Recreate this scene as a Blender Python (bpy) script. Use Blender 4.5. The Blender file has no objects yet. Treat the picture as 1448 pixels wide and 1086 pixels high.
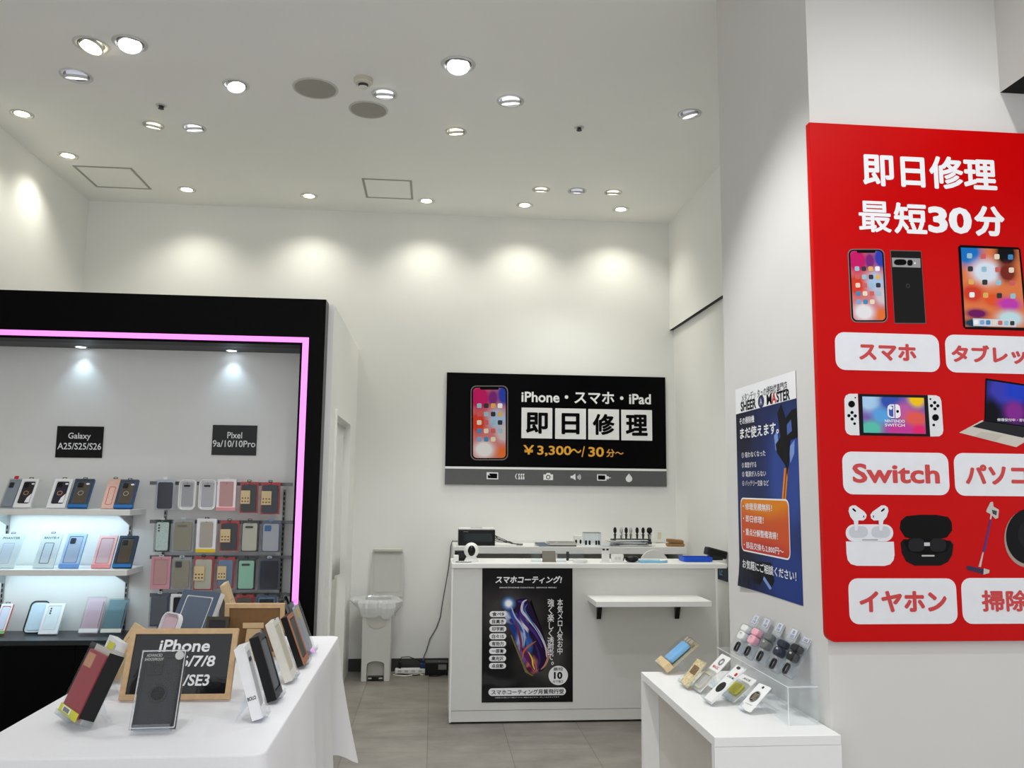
import bpy, math, random
from mathutils import Vector, Matrix
random.seed(7)
SC = bpy.context.scene
C = SC.collection
PI = math.pi

# ------------------------------------------------------------------ camera
F, CAMH = 1180.02, 1.5
pitch, roll, yaw = 0.12317091, 0.01026329, 0.09246987
_f = Vector((math.sin(yaw)*math.cos(pitch), math.cos(yaw)*math.cos(pitch), math.sin(pitch)))
_r0 = Vector((math.cos(yaw), -math.sin(yaw), 0)); _u0 = _r0.cross(_f)
_r = math.cos(roll)*_r0 + math.sin(roll)*_u0
_u = -math.sin(roll)*_r0 + math.cos(roll)*_u0
EYE = Vector((0, 0, CAMH))
cam = bpy.data.cameras.new('camera'); cam.sensor_width = 36; cam.lens = F*36/1448
cam.clip_start = .05
camo = bpy.data.objects.new('camera', cam); C.objects.link(camo)
mw = Matrix((( _r.x, _u.x, -_f.x, 0), (_r.y, _u.y, -_f.y, 0), (_r.z, _u.z, -_f.z, CAMH), (0, 0, 0, 1)))
camo.matrix_world = mw
SC.camera = camo


def ray(px, py):
    return ((px-724)/F)*_r - ((py-543)/F)*_u + _f


def P(px, py, X=None, Y=None, Z=None):
    """the point of the place that the photograph shows at a pixel, on a known wall, front or height"""
    d = ray(px, py)
    t = X/d.x if X is not None else Y/d.y if Y is not None else (Z-CAMH)/d.z
    return EYE + d*t


# ------------------------------------------------------------------ materials
def lin(c):
    return tuple(((x/255)/12.92 if x/255 <= .04045 else ((x/255+.055)/1.055)**2.4) for x in c[:3])


_mats = {}


def M(name, col, rough=.5, metal=0., noise=.02, scale=25., bump=0., emit=0., spec=.3, coat=0., ecol=None):
    if name in _mats:
        return _mats[name]
    m = bpy.data.materials.new(name); m.use_nodes = True
    nt = m.node_tree; b = nt.nodes['Principled BSDF']
    c = lin(col)
    tc = nt.nodes.new('ShaderNodeTexCoord')
    nz = nt.nodes.new('ShaderNodeTexNoise'); nz.inputs['Scale'].default_value = scale; nz.inputs['Detail'].default_value = 4
    nt.links.new(tc.outputs['Object'], nz.inputs['Vector'])
    rp = nt.nodes.new('ShaderNodeValToRGB')
    rp.color_ramp.elements[0].position = .3; rp.color_ramp.elements[1].position = .7
    rp.color_ramp.elements[0].color = (*[x*(1-noise) for x in c], 1)
    rp.color_ramp.elements[1].color = (*[min(1, x*(1+noise)) for x in c], 1)
    nt.links.new(nz.outputs['Fac'], rp.inputs['Fac'])
    nt.links.new(rp.outputs['Color'], b.inputs['Base Color'])
    b.inputs['Roughness'].default_value = rough; b.inputs['Metallic'].default_value = metal
    b.inputs['Specular IOR Level'].default_value = spec
    b.inputs['Coat Weight'].default_value = coat; b.inputs['Coat Roughness'].default_value = .06
    if emit:
        b.inputs['Emission Color'].default_value = (*(lin(ecol) if ecol else c), 1)
        b.inputs['Emission Strength'].default_value = emit
    if bump:
        bp = nt.nodes.new('ShaderNodeBump'); bp.inputs['Strength'].default_value = bump; bp.inputs['Distance'].default_value = .01
        nt.links.new(nz.outputs['Fac'], bp.inputs['Height']); nt.links.new(bp.outputs['Normal'], b.inputs['Normal'])
    _mats[name] = m
    return m


def clear_mat(name, tint=(250, 252, 253), base=.02, milky=.015, gain=.4):
    if name in _mats:
        return _mats[name]
    m = bpy.data.materials.new(name); m.use_nodes = True
    nt = m.node_tree; N = nt.nodes; L = nt.links
    N.remove(N['Principled BSDF']); out = N['Material Output']
    tr = N.new('ShaderNodeBsdfTransparent'); tr.inputs['Color'].default_value = (*lin(tint), 1)
    df = N.new('ShaderNodeBsdfDiffuse'); df.inputs['Color'].default_value = (.85, .87, .88, 1)
    mx0 = N.new('ShaderNodeMixShader'); mx0.inputs['Fac'].default_value = milky
    L.new(tr.outputs[0], mx0.inputs[1]); L.new(df.outputs[0], mx0.inputs[2])
    gl = N.new('ShaderNodeBsdfGlossy'); gl.inputs['Roughness'].default_value = .05
    lw = N.new('ShaderNodeLayerWeight'); lw.inputs['Blend'].default_value = .25
    ad = N.new('ShaderNodeMath'); ad.operation = 'MULTIPLY_ADD'; ad.inputs[1].default_value = gain; ad.inputs[2].default_value = base
    ad.use_clamp = True
    L.new(lw.outputs['Fresnel'], ad.inputs[0])
    mx = N.new('ShaderNodeMixShader'); L.new(ad.outputs[0], mx.inputs['Fac'])
    L.new(mx0.outputs[0], mx.inputs[1]); L.new(gl.outputs[0], mx.inputs[2]); L.new(mx.outputs[0], out.inputs['Surface'])
    _mats[name] = m
    return m


def blob_mat(name, base, blobs, rough=.25, distort=0.):
    """printed picture: soft blobs of ink over a base colour, laid out on the print's own UV"""
    if name in _mats:
        return _mats[name]
    m = bpy.data.materials.new(name); m.use_nodes = True
    nt = m.node_tree; N = nt.nodes; L = nt.links; b = N['Principled BSDF']
    uv = N.new('ShaderNodeTexCoord'); vec = uv.outputs['UV']
    if distort:
        nz = N.new('ShaderNodeTexNoise'); nz.inputs['Scale'].default_value = 3.; L.new(vec, nz.inputs['Vector'])
        va = N.new('ShaderNodeVectorMath'); va.operation = 'MULTIPLY_ADD'
        L.new(nz.outputs['Color'], va.inputs[0]); va.inputs[1].default_value = (distort,)*3; L.new(vec, va.inputs[2]); vec = va.outputs[0]
    prev = None
    for (u, v, ru, rv, col) in blobs:
        mp = N.new('ShaderNodeMapping'); mp.inputs['Location'].default_value = (-u/ru, -v/rv, 0)
        mp.inputs['Scale'].default_value = (1/ru, 1/rv, 0)
        L.new(vec, mp.inputs['Vector'])
        g = N.new('ShaderNodeTexGradient'); g.gradient_type = 'QUADRATIC_SPHERE'; L.new(mp.outputs[0], g.inputs['Vector'])
        pw = N.new('ShaderNodeMath'); pw.operation = 'MULTIPLY'; pw.inputs[1].default_value = 3.0; pw.use_clamp = True
        L.new(g.outputs['Fac'], pw.inputs[0])
        mx = N.new('ShaderNodeMixRGB'); L.new(pw.outputs[0], mx.inputs['Fac'])
        if prev is None:
            mx.inputs[1].default_value = (*lin(base), 1)
        else:
            L.new(prev, mx.inputs[1])
        mx.inputs[2].default_value = (*lin(col), 1); prev = mx.outputs[0]
    L.new(prev, b.inputs['Base Color']); b.inputs['Roughness'].default_value = rough; b.inputs['Specular IOR Level'].default_value = .1
    _mats[name] = m
    return m


# ------------------------------------------------------------------ mesh building
def rrect(w, h, r, cx=0., cz=0., n=4):
    r = min(r, w/2-1e-5, h/2-1e-5); pts = []
    for (sx, sz, a0) in ((1, 1, 0), (-1, 1, 90), (-1, -1, 180), (1, -1, 270)):
        for k in range(n+1):
            a = math.radians(a0+90*k/n)
            pts.append((cx+sx*(w/2-r)+r*math.cos(a), cz+sz*(h/2-r)+r*math.sin(a)))
    return pts


def ellipse(rx, rz, cx=0., cz=0., n=24):
    return [(cx+rx*math.cos(2*PI*k/n), cz+rz*math.sin(2*PI*k/n)) for k in range(n)]


class MB:
    def __init__(s):
        s.v = []; s.f = []; s.m = []; s.T = None

    def add(s, vs, fs, m=0):
        b = len(s.v)
        for p in vs:
            p = Vector(p)
            s.v.append(s.T @ p if s.T is not None else p)
        for f in fs:
            s.f.append(tuple(b+i for i in f)); s.m.append(m)
        return s

    def box(s, x0, x1, y0, y1, z0, z1, m=0, mats=None):
        vs = [(x, y, z) for z in (z0, z1) for y in (y0, y1) for x in (x0, x1)]
        fs = [(0, 2, 3, 1), (4, 5, 7, 6), (0, 1, 5, 4), (1, 3, 7, 5), (3, 2, 6, 7), (2, 0, 4, 6)]  # bottom top front right back left
        b = len(s.f); s.add(vs, fs, m)
        if mats:
            for i, k in mats.items():
                s.m[b+i] = k
        return s

    def prism(s, out, a0, a1, axis='y', m=0, mside=None):
        n = len(out); mp = {'y': lambda p, a: (p[0], a, p[1]), 'z': lambda p, a: (p[0], p[1], a), 'x': lambda p, a: (a, p[0], p[1])}[axis]
        vs = [mp(p, a0) for p in out]+[mp(p, a1) for p in out]
        s.add(vs, [tuple(range(n)), tuple(range(2*n-1, n-1, -1))], m)
        b = len(s.v)-2*n
        for i in range(n):
            j = (i+1) % n
            s.f.append((b+i, b+n+i, b+n+j, b+j)); s.m.append(m if mside is None else mside)
        return s

    def ring(s, outer, inner, a0, a1, axis='y', m=0):
        n = len(outer); mp = {'y': lambda p, a: (p[0], a, p[1]), 'z': lambda p, a: (p[0], p[1], a), 'x': lambda p, a: (a, p[0], p[1])}[axis]
        vs = [mp(p, a) for a in (a0, a1) for q in (outer, inner) for p in q]
        fs = []
        for i in range(n):
            j = (i+1) % n
            fs += [(i, j, n+j, n+i), (2*n+i, 3*n+i, 3*n+j, 2*n+j), (i, 2*n+i, 2*n+j, j), (n+i, n+j, 3*n+j, 3*n+i)]
        return s.add(vs, fs, m)

    def tube(s, pts, r, n=8, m=0, cap=True):
        pts = [Vector(p) for p in pts]; N = len(pts); vs = []
        rr = r if isinstance(r, (list, tuple)) else [r]*N
        up = Vector((0, 0, 1))
        for i, p in enumerate(pts):
            d = (pts[min(i+1, N-1)]-pts[max(i-1, 0)]).normalized()
            a = d.cross(up)
            if a.length < .05:
                a = d.cross(Vector((0, 1, 0)))
            a.normalize(); b = a.cross(d)
            vs += [p+rr[i]*(math.cos(2*PI*k/n)*a+math.sin(2*PI*k/n)*b) for k in range(n)]
        fs = [(i*n+k, i*n+(k+1) % n, (i+1)*n+(k+1) % n, (i+1)*n+k) for i in range(N-1) for k in range(n)]
        if cap:
            fs += [tuple(range(n-1, -1, -1)), tuple((N-1)*n+k for k in range(n))]
        return s.add(vs, fs, m)

    def lathe(s, prof, n=24, m=0, c=(0, 0, 0), ms=None):
        N = len(prof); vs = [(c[0]+r*math.cos(2*PI*k/n), c[1]+r*math.sin(2*PI*k/n), c[2]+z) for r, z in prof for k in range(n)]
        b = len(s.f)
        s.add(vs, [(i*n+k, i*n+(k+1) % n, (i+1)*n+(k+1) % n, (i+1)*n+k) for i in range(N-1) for k in range(n)], m)
        if ms:
            for i in range(N-1):
                for k in range(n):
                    s.m[b+i*n+k] = ms[i]
        return s

    def ball(s, c, rx, ry, rz, m=0, n=16, k=10):
        prof = [(max(1e-4, math.sin(PI*i/k)), -math.cos(PI*i/k)) for i in range(k+1)]
        vs = [(c[0]+rx*r*math.cos(2*PI*j/n), c[1]+ry*r*math.sin(2*PI*j/n), c[2]+rz*z) for r, z in prof for j in range(n)]
        return s.add(vs, [(i*n+j, i*n+(j+1) % n, (i+1)*n+(j+1) % n, (i+1)*n+j) for i in range(k) for j in range(n)], m)

    def grid(s, nx, ny, fn, m=0, close=False):
        vs = [fn(i/nx, j/ny) for j in range(ny+1) for i in range(nx+1)]
        return s.add(vs, [(j*(nx+1)+i, j*(nx+1)+i+1, (j+1)*(nx+1)+i+1, (j+1)*(nx+1)+i) for j in range(ny) for i in range(nx)], m)

    def build(s, name, mats, parent=None, smooth=False, bevel=0., loc=None, uv=False, solid=0., fix=True):
        me = bpy.data.meshes.new(name)
        me.from_pydata([tuple(v) for v in s.v], [], s.f)
        for m in (mats if isinstance(mats, (list, tuple)) else [mats]):
            me.materials.append(m)
        me.polygons.foreach_set('material_index', s.m)
        if fix:
            import bmesh
            bm = bmesh.new(); bm.from_mesh(me); bmesh.ops.recalc_face_normals(bm, faces=bm.faces[:]); bm.to_mesh(me); bm.free()
        if smooth:
            me.polygons.foreach_set('use_smooth', [True]*len(me.polygons))
            try:
                me.set_sharp_from_angle(angle=math.radians(40))
            except Exception:
                pass
        if uv and s.v:
            xs = [v.x for v in s.v]; zs = [v.z for v in s.v]
            x0, x1, z0, z1 = min(xs), max(xs), min(zs), max(zs)
            lay = me.uv_layers.new(name='UVMap')
            for l in me.loops:
                p = me.vertices[l.vertex_index].co
                lay.data[l.index].uv = ((p.x-x0)/max(1e-6, x1-x0), (p.z-z0)/max(1e-6, z1-z0))
        o = bpy.data.objects.new(name, me); C.objects.link(o)
        if parent is not None:
            o.parent = parent
        if loc is not None:
            o.location = loc
        if bevel:
            md = o.modifiers.new('bevel', 'BEVEL'); md.width = bevel; md.segments = 2; md.limit_method = 'ANGLE'; md.angle_limit = math.radians(40)
        if solid:
            md = o.modifiers.new('solid', 'SOLIDIFY'); md.thickness = solid; md.offset = 0
        return o


def tag(o, label, cat, group=None, kind=None):
    if label: o['label'] = label
    if cat: o['category'] = cat
    if group: o['group'] = group
    if kind: o['kind'] = kind
    return o


def thing(name, label, cat, loc=(0, 0, 0), rz=0., group=None, mat=None):
    o = bpy.data.objects.new(name, None); C.objects.link(o); o.empty_display_size = .05
    if mat is not None:
        o.matrix_world = mat
    else:
        o.location = loc; o.rotation_euler = (0, 0, rz)
    return tag(o, label, cat, group)


def struct(name, mb, mats, label=None, **k):
    o = mb.build(name, mats, **k); o['kind'] = 'structure'
    if label: tag(o, label, name.split('_')[0])
    return o


_dg = None


def text_mesh(body, bold=0., off=0., res=3, spacing=1.0, line=1.0):
    c = bpy.data.curves.new('t', 'FONT'); c.body = body; c.size = 1; c.fill_mode = 'FRONT'; c.resolution_u = res; c.offset = off
    c.align_x = 'CENTER'; c.space_character = spacing; c.space_line = line
    o = bpy.data.objects.new('t', c); C.objects.link(o)
    dg = bpy.context.evaluated_depsgraph_get()
    me = o.evaluated_get(dg).to_mesh()
    vs = [(v.co.x, v.co.y) for v in me.vertices]; fs = [tuple(p.vertices) for p in me.polygons]
    o.evaluated_get(dg).to_mesh_clear()
    bpy.data.objects.remove(o); bpy.data.curves.remove(c)
    return vs, fs


def text(parent, body, cx, cz, w, h, mat, y, bold=0., off=0., shear=0., name='lettering', line=1.0, spacing=1.0, res=3):
    """flat lettering facing local -y, fitted to w x h metres about (cx, cz); BOLD thickens strokes (in ems)"""
    vs, fs = text_mesh(body, bold, off, res, spacing, line)
    if not vs:
        return None
    vs = [(x+shear*z, z) for x, z in vs]
    x0 = min(v[0] for v in vs)-bold; x1 = max(v[0] for v in vs)+bold
    z0 = min(v[1] for v in vs)-bold; z1 = max(v[1] for v in vs)+bold
    sz = h/(z1-z0) if h else w/(x1-x0)
    sx = w/(x1-x0) if w else sz
    mb = MB(); offs = [(0, 0)]
    if bold:
        offs += [(bold*math.cos(2*PI*k/8), bold*math.sin(2*PI*k/8)) for k in range(8)]
    for i, (dx, dz) in enumerate(offs):
        mb.add([(cx+(x+dx-(x0+x1)/2)*sx, y-.00003*i, cz+(z+dz-(z0+z1)/2)*sz) for x, z in vs], fs)
    return mb.build(name, mat, parent, fix=False)


class Board:
    """a flat printed surface: an Empty whose local x runs to the viewer's right, z up, -y to the viewer. Pixel pairs become local x, z."""
    def __init__(s, root, X=None, Y=None):
        s.root = root; s.X = X; s.Y = Y; s.o = Vector(root.location)

    def at(s, px, py):
        p = P(px, py, X=s.X, Y=s.Y)
        if s.Y is not None:
            return (p.x-s.o.x, p.z-s.o.z)
        return (-(p.y-s.o.y), p.z-s.o.z)

    def size(s, px, py, w, h):
        a = s.at(px-w/2, py); b = s.at(px+w/2, py); c = s.at(px, py-h/2); d = s.at(px, py+h/2)
        return abs(b[0]-a[0]), abs(d[1]-c[1])

    def text(s, body, px, py, w, h, mat, y, parent=None, **k):
        cx, cz = s.at(px, py); ww, hh = s.size(px, py, w, h)
        return text(parent or s.root, body, cx, cz, ww, hh, mat, y, **k)

    def poly(s, name, pts, mat, y, parent=None, th=.0004, uv=False):
        out = [s.at(*p) for p in pts]
        return MB().prism(out, y-th, y).build(name, mat, parent or s.root, uv=uv)

    def rr(s, name, px, py, w, h, r, mat, y, parent=None, th=.0004, uv=False, n=5):
        cx, cz = s.at(px, py); ww, hh = s.size(px, py, w, h)
        return MB().prism(rrect(ww, hh, r*ww/w, cx, cz, n), y-th, y).build(name, mat, parent or s.root, uv=uv)


def crop(x0, y0, sc):
    return lambda pts: [(x0+x/sc, y0+y/sc) for x, y in pts]


# ------------------------------------------------------------------ palette
white_wall = M('wall_paint', (234, 234, 232), .75, noise=.008, scale=3)
front_paint = M('front_wall_paint', (214, 212, 208), .8, noise=.02, scale=2)
ceil_paint = M('ceiling_paint', (240, 240, 236), .9, noise=.01, scale=2)
white_lam = M('white_laminate', (236, 236, 233), .35, noise=.006)
white_pl = M('white_plastic', (232, 232, 229), .4, noise=.01)
grey_pl = M('grey_plastic', (120, 120, 118), .5)
light_grey = M('light_grey_plastic', (190, 190, 186), .45)
black_lam = M('black_laminate', (4, 4, 5), .4, noise=.1, spec=.07)
black_pl = M('black_plastic', (14, 14, 15), .35, noise=.1)
black_gl = M('black_gloss', (8, 8, 9), .08, noise=.1)
dark_grey = M('dark_grey', (58, 58, 60), .5)
steel = M('steel', (170, 172, 174), .3, metal=1., noise=.05)
dark_steel = M('dark_steel', (70, 70, 72), .4, metal=.8, noise=.05)
white_ink = M('white_ink', (238, 238, 240), .4, noise=.005, spec=.1)
black_ink = M('black_ink', (7, 7, 8), .4, noise=.05, spec=.06)
kraft = M('kraft_card', (196, 168, 128), .8, noise=.06, scale=60)
wood = M('pale_wood', (205, 172, 132), .55, noise=.09, scale=40)
brown_board = M('brown_hardboard', (128, 94, 58), .7, noise=.08, scale=40)
clear = clear_mat('clear_plastic')
acrylic = clear_mat('clear_acrylic', (250, 252, 254), .03, .03, .25)


# ------------------------------------------------------------------ setting
CZ = P(535, 300, Y=7.114).z
YB, XL, XR, XRU = 7.114, -2.945, 2.09, 2.055


def floor_mat():
    m = bpy.data.materials.new('stone_tiles'); m.use_nodes = True
    nt = m.node_tree; N = nt.nodes; L = nt.links; b = N['Principled BSDF']
    tc = N.new('ShaderNodeTexCoord'); mp = N.new('ShaderNodeMapping')
    mp.inputs['Rotation'].default_value = (0, 0, PI/2); mp.inputs['Location'].default_value = (.25, 0.0, 0)
    L.new(tc.outputs['Object'], mp.inputs['Vector'])
    br = N.new('ShaderNodeTexBrick'); br.offset = .5; br.inputs['Scale'].default_value = 1.
    br.inputs['Brick Width'].default_value = .95; br.inputs['Row Height'].default_value = .475
    br.inputs['Mortar Size'].default_value = .0022; br.inputs['Mortar Smooth'].default_value = .3
    br.inputs['Color1'].default_value = (*lin((136, 131, 124)), 1); br.inputs['Color2'].default_value = (*lin((144, 139, 132)), 1)
    br.inputs['Mortar'].default_value = (*lin((104, 100, 95)), 1)
    L.new(mp.outputs[0], br.inputs['Vector'])
    n1 = N.new('ShaderNodeTexNoise'); n1.inputs['Scale'].default_value = 3.2; n1.inputs['Detail'].default_value = 9; n1.inputs['Roughness'].default_value = .65
    mp2 = N.new('ShaderNodeMapping'); mp2.inputs['Scale'].default_value = (1, 1.8, 1); L.new(tc.outputs['Object'], mp2.inputs['Vector']); L.new(mp2.outputs[0], n1.inputs['Vector'])
    rp = N.new('ShaderNodeValToRGB'); rp.color_ramp.elements[0].position = .3; rp.color_ramp.elements[1].position = .72
    rp.color_ramp.elements[0].color = (.66, .65, .64, 1); rp.color_ramp.elements[1].color = (1.1, 1.09, 1.07, 1)
    L.new(n1.outputs['Fac'], rp.inputs['Fac'])
    mx = N.new('ShaderNodeMixRGB'); mx.blend_type = 'MULTIPLY'; mx.inputs['Fac'].default_value = 1
    L.new(br.outputs['Color'], mx.inputs[1]); L.new(rp.outputs['Color'], mx.inputs[2])
    L.new(mx.outputs[0], b.inputs['Base Color'])
    b.inputs['Roughness'].default_value = .42; b.inputs['Specular IOR Level'].default_value = .35
    bp = N.new('ShaderNodeBump'); bp.inputs['Strength'].default_value = .25; bp.inputs['Distance'].default_value = .003
    L.new(br.outputs['Fac'], bp.inputs['Height']); bp.invert = True; L.new(bp.outputs[0], b.inputs['Normal'])
    return m


struct('floor', MB().box(-3.1, 4.2, -1.5, 7.25, -.1, 0), floor_mat())
struct('ceiling', MB().box(-3.1, 4.2, .3, 7.25, CZ, CZ+.1), ceil_paint)
struct('wall_back', MB().box(-3.1, 2.2, YB, YB+.1, 0, CZ), white_wall)
struct('wall_left', MB().box(XL-.1, XL, 1.2, YB, 0, CZ), white_wall)
struct('wall_right', MB().box(XR, XR+.1, 3.70, YB, 0, CZ), white_wall)
zb = P(947, 467, Y=YB).z
struct('wall_right_upper', MB().box(XRU, XR, 3.705, YB, zb, CZ, 0, {0: 1}), [white_wall, black_lam])
YR, YRF, XP = 2.765, 3.705, 1.327
struct('wall_front', MB().box(XP, 4.2, YR, YRF, 0, CZ), front_paint)
pb = P(1414, 131, Y=YR)
struct('wall_front_upper', MB().box(pb.x, 4.2, .9, YR, pb.z, CZ, 0, {0: 1}), [front_paint, black_lam])
base_m = M('dark_vinyl_base', (62, 62, 62), .5)
struct('baseboard_back', MB().box(-.66, XR, YB-.008, YB, 0, .10), base_m)
struct('baseboard_right', MB().box(XR-.008, XR, 3.72, YB-.008, 0, .10), base_m)

# stockroom partition behind the black display, with a curtained doorway
PX = -.655
da = P(475, 588, X=PX); db = P(494, 600, X=PX)
UT = 2.655
YU = 5.208
dy0, dy1, dz = da.y, db.y, (da.z+db.z)/2
mb = MB()
t = .035
mb.box(PX-.06, PX, YU+.131, dy0-t, 0, UT)
mb.box(PX-.06, PX, dy1+t, YB, 0, UT)
mb.box(PX-.06, PX, dy0-t, dy1+t, dz+t, UT)
struct('wall_stockroom', mb, white_lam)
mb = MB()
mb.box(PX-.0552, PX+.0122, dy0-t+.001, dy0, 0, dz+.001); mb.box(PX-.0552, PX+.0122, dy1, dy1+t-.001, 0, dz+.001); mb.box(PX-.055, PX+.012, dy0-t, dy1+t, dz+.0005, dz+t-.0005)
struct('trim_1', mb, white_lam)
# curtain
cb = P(470, 819, X=PX-.03).z
cm = M('curtain_cloth', (226, 226, 226), .9, noise=.02, scale=80)
mb = MB()
mb.grid(30, 8, lambda u, v: (PX-.035+.012*math.sin(u*17)*(.3+v), dy0+.004+u*(dy1-dy0-.008), dz-.03-(dz-.03-cb)*v))
cur = mb.build('doorway_curtain', cm, smooth=True, solid=.002)
tag(cur, 'white cloth curtain hanging in the stockroom doorway beside the black display', 'curtain')
MB().tube([(PX-.03, dy0, dz-.025), (PX-.03, dy1, dz-.025)], .006).build('curtain_rod', steel, cur)


# ------------------------------------------------------------------ ceiling fittings
lens_w = M('lamp_lens_warm', (255, 246, 214), .3, emit=9, ecol=(255, 244, 205))
lens_c = M('lamp_lens_cool', (250, 252, 255), .3, emit=7, ecol=(240, 246, 255))
lens_d = M('lamp_lens_dim', (246, 246, 250), .3, emit=2.2, ecol=(240, 243, 255))
trim_w = M('lamp_trim', (205, 205, 202), .45)
refl = M('lamp_reflector', (120, 120, 122), .25, metal=.7)


def spot(parent, loc, target, watts, ang, col=(1, 1, 1), blend=.6, size=.04):
    l = bpy.data.lights.new('lamp_light', 'SPOT'); l.energy = watts; l.spot_size = math.radians(ang); l.spot_blend = blend
    l.color = col; l.shadow_soft_size = size
    o = bpy.data.objects.new('lamp_light', l); C.objects.link(o)
    d = Vector(target)-Vector(loc)
    o.rotation_euler = d.to_track_quat('-Z', 'Y').to_euler()
    if parent is not None:
        o.parent = parent; o.location = Vector(loc)-Vector(parent.location)
    else:
        o.location = loc
    return o


WARM, COOL, NEUT = (1, .985, .84), (.90, .95, 1), (.97, .985, 1)


def downlight(px, py, kind, label, watts, ang, aim=(0, 0), col=NEUT, r=.055, lens=None, blend=.7, group=None):
    p = P(px, py, Z=CZ)
    g = thing('ceiling_downlight', label, 'ceiling light', (p.x, p.y, CZ), 0, group)
    MB().lathe([(r*1.32, 0), (r*1.3, -.004), (r*1.12, -.006), (r*1.04, -.003), (r*1.0, 0)], 28).build('trim_ring', trim_w, g, smooth=True)
    lens = lens or lens_w
    if kind == 'wash':
        MB().lathe([(r*1.0, -.001), (r*.9, -.0025), (r*.84, -.002)], 24).build('reflector', refl, g, smooth=True)
        MB().lathe([(r*.84, -.002), (r*.5, -.007), (.0005, -.009)], 24).build('lens', lens, g, smooth=True)
    else:
        MB().lathe([(r*1.0, -.0008), (.0005, -.0008)], 24).build('reflector', refl, g)
        ax = math.atan2(aim[1], aim[0]) if aim != (0, 0) else -PI/2
        T = Matrix.Rotation(ax, 4, 'Z') @ Matrix.Rotation(-.30, 4, 'Y')
        m1 = MB(); m1.T = T; m1.lathe([(r*.92, .004), (r*.92, -.012), (r*.86, -.0125), (r*.84, -.008)], 24); m1.build('gimbal_ring', trim_w, g, smooth=True, loc=(0, 0, -.006))
        m2 = MB(); m2.T = T; m2.lathe([(r*.84, -.008), (r*.4, -.0115), (.0005, -.012)], 24); m2.build('lens', lens, g, smooth=True, loc=(0, 0, -.006))
    if watts:
        spot(g, (p.x, p.y, CZ-.035), (p.x+aim[0], p.y+aim[1], 0), watts, ang, col, blend)
    return g


WW = 23
for px, py, txt in ((264, 268, 'first'), (437, 277, 'second'), (603, 284, 'third'), (742, 290, 'fourth'), (878, 296, 'fifth')):
    downlight(px, py, 'wash', f'warm ceiling downlight in the row closest to the back wall, {txt} from its left end', WW, 124, (0, .1), WARM, blend=1.)
downlight(31, 161, 'wash', 'warm ceiling downlight close to the left wall, the one nearer the camera', WW*.9, 124, (-.1, 0), WARM, blend=1.)
downlight(96, 220, 'wash', 'warm ceiling downlight by the left wall, just above the larger access hatch', WW*.9, 124, (-.1, 0), WARM, blend=1.)
GW = 32
downlight(129, 63, 'gimbal', 'warm yellowish tilting downlight with a white one close on its right', GW, 80, (-.3, -.3), WARM, .07)
downlight(184, 61, 'gimbal', 'cool white tilting downlight, uppermost in the left part of the ceiling', GW, 80, (.3, -.5), COOL, .07, lens_c)
downlight(108, 107, 'gimbal', 'tilting downlight with a dark upper half, below the yellowish and white pair', GW*.7, 80, (.0, .8), COOL, .07, lens_d)
downlight(334, 120, 'gimbal', 'dark rimmed tilting downlight left of the larger round speaker', GW, 80, (.4, -.4), COOL, .06, lens_c)
downlight(217, 177, 'gimbal', 'warm small downlight below the lone sprinkler on the left of the ceiling', GW, 80, (-.3, .5), WARM, .052)
downlight(275, 181, 'gimbal', 'cool small downlight just right of the warm one below the left sprinkler', GW, 80, (.2, .6), COOL, .058, lens_c)
downlight(648, 91, 'gimbal', 'largest bright round downlight, facing the camera near the top middle of the ceiling', GW, 80, (.1, -.9), COOL, .075, lens_c)
downlight(722, 143, 'gimbal', 'white downlight with a half-lit lens between the brightest lamp and a sprinkler', GW, 80, (.3, .9), NEUT, .065, lens_c)
downlight(544, 133, 'gimbal', 'white half-lit downlight between the smoke detector and the smaller speaker', GW, 80, (.0, .9), COOL, .06, lens_c)
downlight(645, 186, 'gimbal', 'warm small downlight alone in the middle of the ceiling', GW, 80, (.2, .5), WARM, .055)
downlight(975, 161, 'gimbal', 'small downlight beside the white pillar at the right end of the ceiling', GW, 80, (.2, .1), NEUT, .058, lens_d)
downlight(765, 268, 'gimbal', 'left of three small downlights set second from the back wall above the counter', GW*.6, 90, (.0, .12), WARM, .055)
downlight(816, 270, 'gimbal', 'cooler middle one of three small downlights above the counter', GW*.6, 90, (.0, .12), COOL, .058, lens_d)
downlight(867, 272, 'gimbal', 'right of three small downlights set second from the back wall above the counter', GW*.6, 90, (.0, .12), WARM, .055)
# lamps of the same shop ceiling that lie above the frame
spot(None, (.15, 2.6, CZ-.04), (1.15, 3.1, .7), 175, 70, NEUT)
spot(None, (1.75, 1.0, CZ-.04), (1.75, 2.75, 1.0), 75, 90, NEUT)
spot(None, (-.9, 2.2, CZ-.04), (-.8, 3.2, .7), 50, 75, COOL)
spot(None, (-.2, 3.4, CZ-.04), (.6, 5.3, .6), 48, 75, NEUT)


def speaker(px, py, r, label):
    p = P(px, py, Z=CZ); g = thing('ceiling_speaker', label, 'speaker', (p.x, p.y, CZ))
    MB().lathe([(r*1.08, 0), (r*1.07, -.004), (r*1.0, -.007), (r*.97, -.004)], 36).build('speaker_rim', M('speaker_rim', (196, 196, 190), .5), g, smooth=True)
    MB().lathe([(r*.97, -.004), (r*.5, -.008), (.0005, -.009)], 36).build('grille', M('speaker_grille', (162, 159, 150), .75, noise=.12, scale=400), g, smooth=True)


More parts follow.
